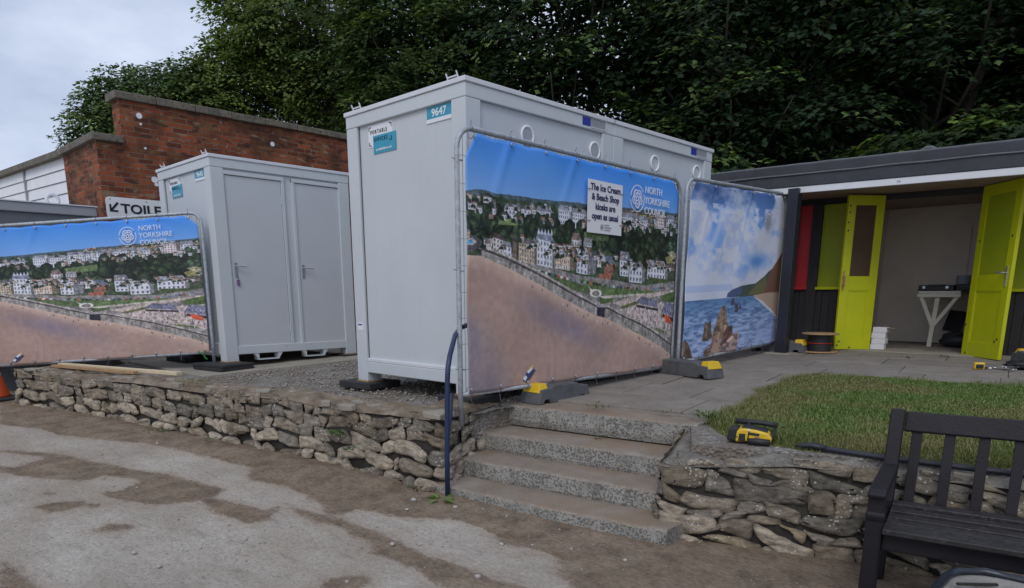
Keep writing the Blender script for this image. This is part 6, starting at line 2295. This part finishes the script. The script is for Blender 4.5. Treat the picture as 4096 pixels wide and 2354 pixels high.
def foliage(sprays, per, size, col, tip, tmpl, rad, seed=0, flat=1.0, tipfrac=.16):
    """sprays: (n,6) centres and outward directions"""
    rng = np.random.default_rng(seed)
    lv, lf = tmpl
    ns_ = len(sprays)
    C0, D0 = sprays[:, :3], sprays[:, 3:]
    D0 = D0 / (np.linalg.norm(D0, axis=1, keepdims=True) + 1e-9)
    nrm = D0 * .40 + np.array([0, 0, flat]) + rng.normal(0, .22, (ns_, 3))
    nrm /= np.linalg.norm(nrm, axis=1, keepdims=True)
    k_ = per
    idx = np.repeat(np.arange(ns_), k_)
    nn = nrm[idx] + rng.normal(0, .24, (ns_ * k_, 3))
    nn /= np.linalg.norm(nn, axis=1, keepdims=True)
    ref = np.cross(nrm, np.array([.3, .2, .93]) + 0 * nrm)
    ref /= np.linalg.norm(ref, axis=1, keepdims=True) + 1e-9
    bit = np.cross(nrm, ref)
    a = rng.uniform(0, 6.283, ns_ * k_)
    r_ = rad * np.sqrt(rng.random(ns_ * k_))
    off = ref[idx] * (np.cos(a) * r_)[:, None] + bit[idx] * (np.sin(a) * r_)[:, None]
    pos = C0[idx] + off - np.array([0, 0, 1]) * (r_ ** 2 / rad * .45)[:, None] + rng.normal(0, rad * .07, (ns_ * k_, 3))
    dirv = off / (r_[:, None] + 1e-6) * .8 + D0[idx] * .5 + rng.normal(0, .35, (ns_ * k_, 3)) - np.array([0, 0, .35])
    dirv -= nn * (dirv * nn).sum(1, keepdims=True)
    dirv /= np.linalg.norm(dirv, axis=1, keepdims=True) + 1e-9
    sdv = np.cross(dirv, nn)
    sz = size * rng.uniform(.6, 1.25, ns_ * k_)
    V = pos[:, None] + (sdv[:, None] * lv[None, :, 0:1] + dirv[:, None] * lv[None, :, 1:2] + nn[:, None] * lv[None, :, 2:3]) * sz[:, None, None]
    Fc_ = (lf[None] + (np.arange(ns_ * k_) * len(lv))[:, None, None]).reshape(-1, 3)
    shade = rng.uniform(.7, 1.35, (ns_, 1))[idx] * rng.uniform(.75, 1.3, (ns_ * k_, 1))
    cl = np.array(col)[None] * shade
    istip = (rng.random(ns_) < tipfrac)[idx] & (r_ > rad * .35)
    cl[istip] = np.array(tip) * shade[istip]
    return V.reshape(-1, 3), Fc_, np.repeat(cl, len(lv), 0)


def crown_sprays(blobs, dens, seed, cut=None, gth=.36):
    """spray points over the outer shell of a union of ellipsoids"""
    rng = np.random.default_rng(seed)
    out = []
    B_ = [np.array(b, float) for b in blobs]
    for b in B_:
        area = 4 * math.pi * ((b[3] * b[4]) ** 1.6 / 3 + (b[3] * b[5]) ** 1.6 / 3 + (b[4] * b[5]) ** 1.6 / 3) ** (1 / 1.6)
        n_ = int(area * dens)
        d = rng.normal(0, 1, (n_, 3))
        d /= np.linalg.norm(d, axis=1, keepdims=True)
        lump = 1 + .30 * (vnoise(d[:, 0] * 3 + 9, d[:, 1] * 3 + d[:, 2] * 2.3 + 7, 1.0, seed, 3) - .5) * 2
        fr = (1 - .42 * rng.random(n_) ** 1.6) * lump
        p = b[:3] + d * b[3:6] * fr[:, None]
        ok = np.ones(n_, bool)
        for c in B_:
            if c is b: continue
            ok &= (((p - c[:3]) / c[3:6]) ** 2).sum(1) > .55
        gap = vnoise(p[:, 0] * 1.0 + p[:, 1] * .6 + 40, p[:, 2] * 1.5 + p[:, 1] * .4 + 40, .9, seed + 77, 3)
        ok &= gap > gth
        if cut is not None: ok &= cut(p)
        out.append(np.concatenate([p[ok], d[ok]], 1))
    return np.concatenate(out)


def tree(name, base, blobs, label, dens, per, size, col, tip, tmpl, rad, seed, stems=1, cut=None, tipfrac=.16, group='trees on the bank behind the cabins', inner=.9, gap=.36):
    t = thing(name, base, label, 'tree', group)
    rnd = random.Random(seed)
    mb = MB()
    base = Vector(base)
    for s_ in range(stems):
        b0 = base + Vector((rnd.uniform(-.5, .5), rnd.uniform(-.5, .5), 0)) * (0 if stems == 1 else 1)
        for q, b in enumerate(blobs):
            c = Vector(b[:3])
            fork = b0.lerp(c, .45)
            fork.z = b0.z + (c.z - b0.z) * .55
            fork += Vector((rnd.uniform(-.2, .2), rnd.uniform(-.2, .2), 0))
            r0 = .16 if stems == 1 else .055
            mb.tube([b0 + Vector((0, 0, -.4)), b0.lerp(fork, .5) + Vector((rnd.uniform(-.1, .1), rnd.uniform(-.1, .1), 0)), fork, c], [r0, r0 * .8, r0 * .6, r0 * .3], 7)
            for k_ in range(7):
                d = Vector((rnd.gauss(0, 1), rnd.gauss(0, 1), rnd.gauss(.1, .7))).normalized()
                e = c + Vector((d.x * b[3], d.y * b[4], d.z * b[5])) * .88
                m1 = fork.lerp(e, .5) + Vector((0, 0, -.12))
                mb.tube([fork.lerp(c, rnd.random()), m1, e], [r0 * .35, r0 * .22, r0 * .08], 5)
    mb.build('trunk', M['bark'], t, smooth=True)
    sp = crown_sprays(blobs, dens, seed, cut, gap)
    V, Fc, C = foliage(sp, per, size, col, tip, tmpl, rad, seed, tipfrac=tipfrac)
    if inner:
        # shaded leaves deep inside the crown
        isp = crown_sprays([(b[0], b[1], b[2], b[3] * .66, b[4] * .66, b[5] * .66) for b in blobs], dens * inner, seed + 500, None, -1)
        V2, F2, C2 = foliage(isp, 16, size * 1.25, col, col, A2, rad * 1.2, seed + 9, tipfrac=0)
        Fc = np.concatenate([Fc, F2 + len(V)])
        V = np.concatenate([V, V2])
        C = np.concatenate([C, C2])
    np_mesh('crown', V, Fc, M['leaf'], t, C)
    return t


A1, A2 = (LV, LF), (LV2, LF2)
DK, TP = (.026, .048, .024), (.105, .165, .052)
FK, FT = (.085, .130, .050), (.17, .23, .065)
tree('sycamore_tree', (-22.9, 7.1, .5), [(-23.0, 7.0, 5.2, 1.0, .95, 1.2), (-22.6, 7.4, 5.8, .95, .9, 1.15), (-23.1, 6.9, 4.2, .9, .9, .95)],
     'small round sycamore leaning out over the weatherboarded building', 15, 34, .105, FK, FT, A2, .38, 1, gap=.30)
tree('sycamore_tree', (-22.3, 8.3, .5), [(-22.0, 8.1, 6.0, 1.15, 1.1, 1.15), (-21.5, 9.0, 6.3, 1.2, 1.1, 1.2), (-22.0, 8.3, 4.5, 1.3, 1.2, 1.2)],
     'sycamore on the skyline above the step in the brick wall coping', 15, 34, .105, FK, FT, A2, .40, 2, gap=.29)
tree('sycamore_tree', (-20.8, 10.4, .5), [(-20.9, 10.3, 7.0, 1.3, 1.2, 1.3), (-20.1, 11.0, 8.5, 1.8, 1.7, 1.8), (-21.0, 10.2, 6.2, 1.8, 1.6, 1.6), (-19.6, 11.8, 7.0, 1.6, 1.5, 1.5), (-20.8, 9.9, 4.8, 1.5, 1.3, 1.1)],
     'tall yellowish green sycamore above the middle of the brick wall', 15, 36, .105, (.125, .170, .048), (.23, .28, .065), A2, .40, 3, 2, gap=.31)
tree('sycamore_tree', (-18.2, 11.9, .5), [(-18.6, 11.9, 8.1, 1.9, 1.8, 2.0), (-17.4, 12.6, 6.9, 1.6, 1.5, 1.5), (-17.2, 12.0, 4.5, 1.0, .9, .7)],
     'thin many-stemmed sycamore with sky showing between its stems', 7, 26, .105, (.075, .115, .045), FT, A2, .36, 4, 7, inner=.25, gap=.40)
tree('sycamore_tree', (-15.0, 12.6, .8), [(-15.2, 11.9, 7.2, 1.9, 1.7, 2.0), (-15.0, 11.6, 5.2, 1.7, 1.4, 1.4), (-14.2, 12.2, 4.0, 1.5, 1.2, 1.2), (-13.6, 12.2, 6.4, 1.6, 1.4, 1.7), (-16.3, 11.9, 5.2, 1.2, 1.0, 1.2)],
     'dense dark sycamore rising behind the roof of cabin 9647', 11, 30, .105, (.060, .098, .034), (.11, .16, .040), A1, .42, 5, tipfrac=.2, gap=.35)
tree('sycamore_tree', (-11.2, 13.2, 1.0), [(-11.6, 12.7, 6.6, 1.9, 1.5, 1.7), (-10.6, 12.6, 4.9, 1.7, 1.3, 1.4), (-12.4, 12.2, 4.6, 1.4, 1.2, 1.3), (-9.6, 13.0, 6.6, 1.6, 1.4, 1.6), (-9.8, 12.6, 3.7, 1.3, 1.1, 1.1)],
     'dark sycamore with bright leaf tips above the joint of the two tall cabins', 10, 30, .108, DK, TP, A1, .44, 6, tipfrac=.25, gap=.40)
tree('sycamore_tree', (-7.4, 14.4, 1.0), [(-7.8, 13.6, 5.9, 1.8, 1.4, 1.6), (-7.0, 13.6, 4.2, 1.5, 1.2, 1.1), (-8.4, 13.0, 3.6, 1.2, 1.0, 1.2), (-6.0, 14.3, 6.3, 1.7, 1.4, 1.3)],
     'sycamore hanging over the left end of the chalet roof', 9.5, 30, .112, DK, TP, A1, .44, 7, tipfrac=.25, gap=.47)
tree('sycamore_tree', (-3.6, 15.6, 1.2), [(-5.0, 14.7, 6.0, 1.4, 1.2, .9), (-4.2, 14.6, 5.1, 1.4, 1.0, .6), (-5.3, 14.4, 4.3, 1.2, 1.0, .6), (-3.0, 15.6, 6.4, 1.9, 1.5, 1.1), (-2.9, 16.2, 4.6, 1.5, .9, 1.1), (-2.6, 16.0, 3.4, 1.3, .8, .7)],
     'spreading sycamore whose long bough droops in the dark hollow over the chalet', 9, 30, .115, DK, TP, A1, .44, 8, tipfrac=.25, gap=.48)
tree('sycamore_tree', (-.9, 15.4, 1.0), [(-1.4, 15.2, 5.2, 1.3, 1.1, 1.0), (-.9, 15.0, 4.1, 1.1, 1.0, .8), (0, 15.6, 6.2, 1.8, 1.5, 1.4), (-1.2, 15.4, 3.2, 1.0, .9, .7), (-.2, 15.6, 4.6, 1.2, .9, 1.1), (0, 15.4, 3.2, 1.1, .8, .7)],
     'sycamore at the right edge above the lime door, bright green at its tips', 9.5, 30, .118, (.036, .064, .030), (.12, .19, .05), A1, .44, 9, tipfrac=.28, gap=.44)
tree('elder_shrub', (-3.6, 13.2, 1.2), [(-3.9, 13.2, 2.9, 1.1, .7, .5), (-2.6, 13.4, 3.0, 1.2, .7, .6), (-1.6, 13.6, 2.8, .8, .6, .5)],
     'low leafy shrub with yellow-green tips just behind the chalet roof', 14, 22, .12, (.036, .062, .024), (.11, .17, .035), A1, .26, 10, tipfrac=.3, group=None)
tree('elder_shrub', (-6.6, 12.6, 1.0), [(-6.9, 12.7, 2.8, 1.0, .7, .8), (-5.8, 12.8, 2.5, .9, .7, .6)],
     'dark low shrub behind the chalet roof next to the tall cabins', 14, 20, .11, DK, TP, A1, .28, 11, tipfrac=.2, group=None)

# ground cover on the bank
rng = np.random.default_rng(5)
n_ = 4000
px = rng.uniform(-16.5, 6, n_); tt = rng.random(n_) ** 1.5 * .55
y0 = np.interp(px, [-26, -17, -14, -8, 0, 14], [22, 19, 15.5, 13.2, 13.4, 15])
py = y0 + tt * 12
pz = .2 + tt * np.interp(px, [-26, -18, -15, -12, 14], [1.5, 2.2, 13, 19, 17]) + (vnoise(px, py, .6, 4) - .5) * 1.2 + .15
sp = np.stack([px, py, pz, 0 * px, -1 + 0 * px, .3 + 0 * px], 1)
V, Fc, C = foliage(sp, 9, .16, (.010, .018, .008), (.02, .035, .012), A2, .4, 6)  # leaf colours lowered to carry the shade of the bank
o = np_mesh('undergrowth', V, Fc, M['leaf'], None, C)
tag(o, 'ivy and undergrowth on the bank, coloured dark for the shade under trees', 'undergrowth', None, 'stuff')
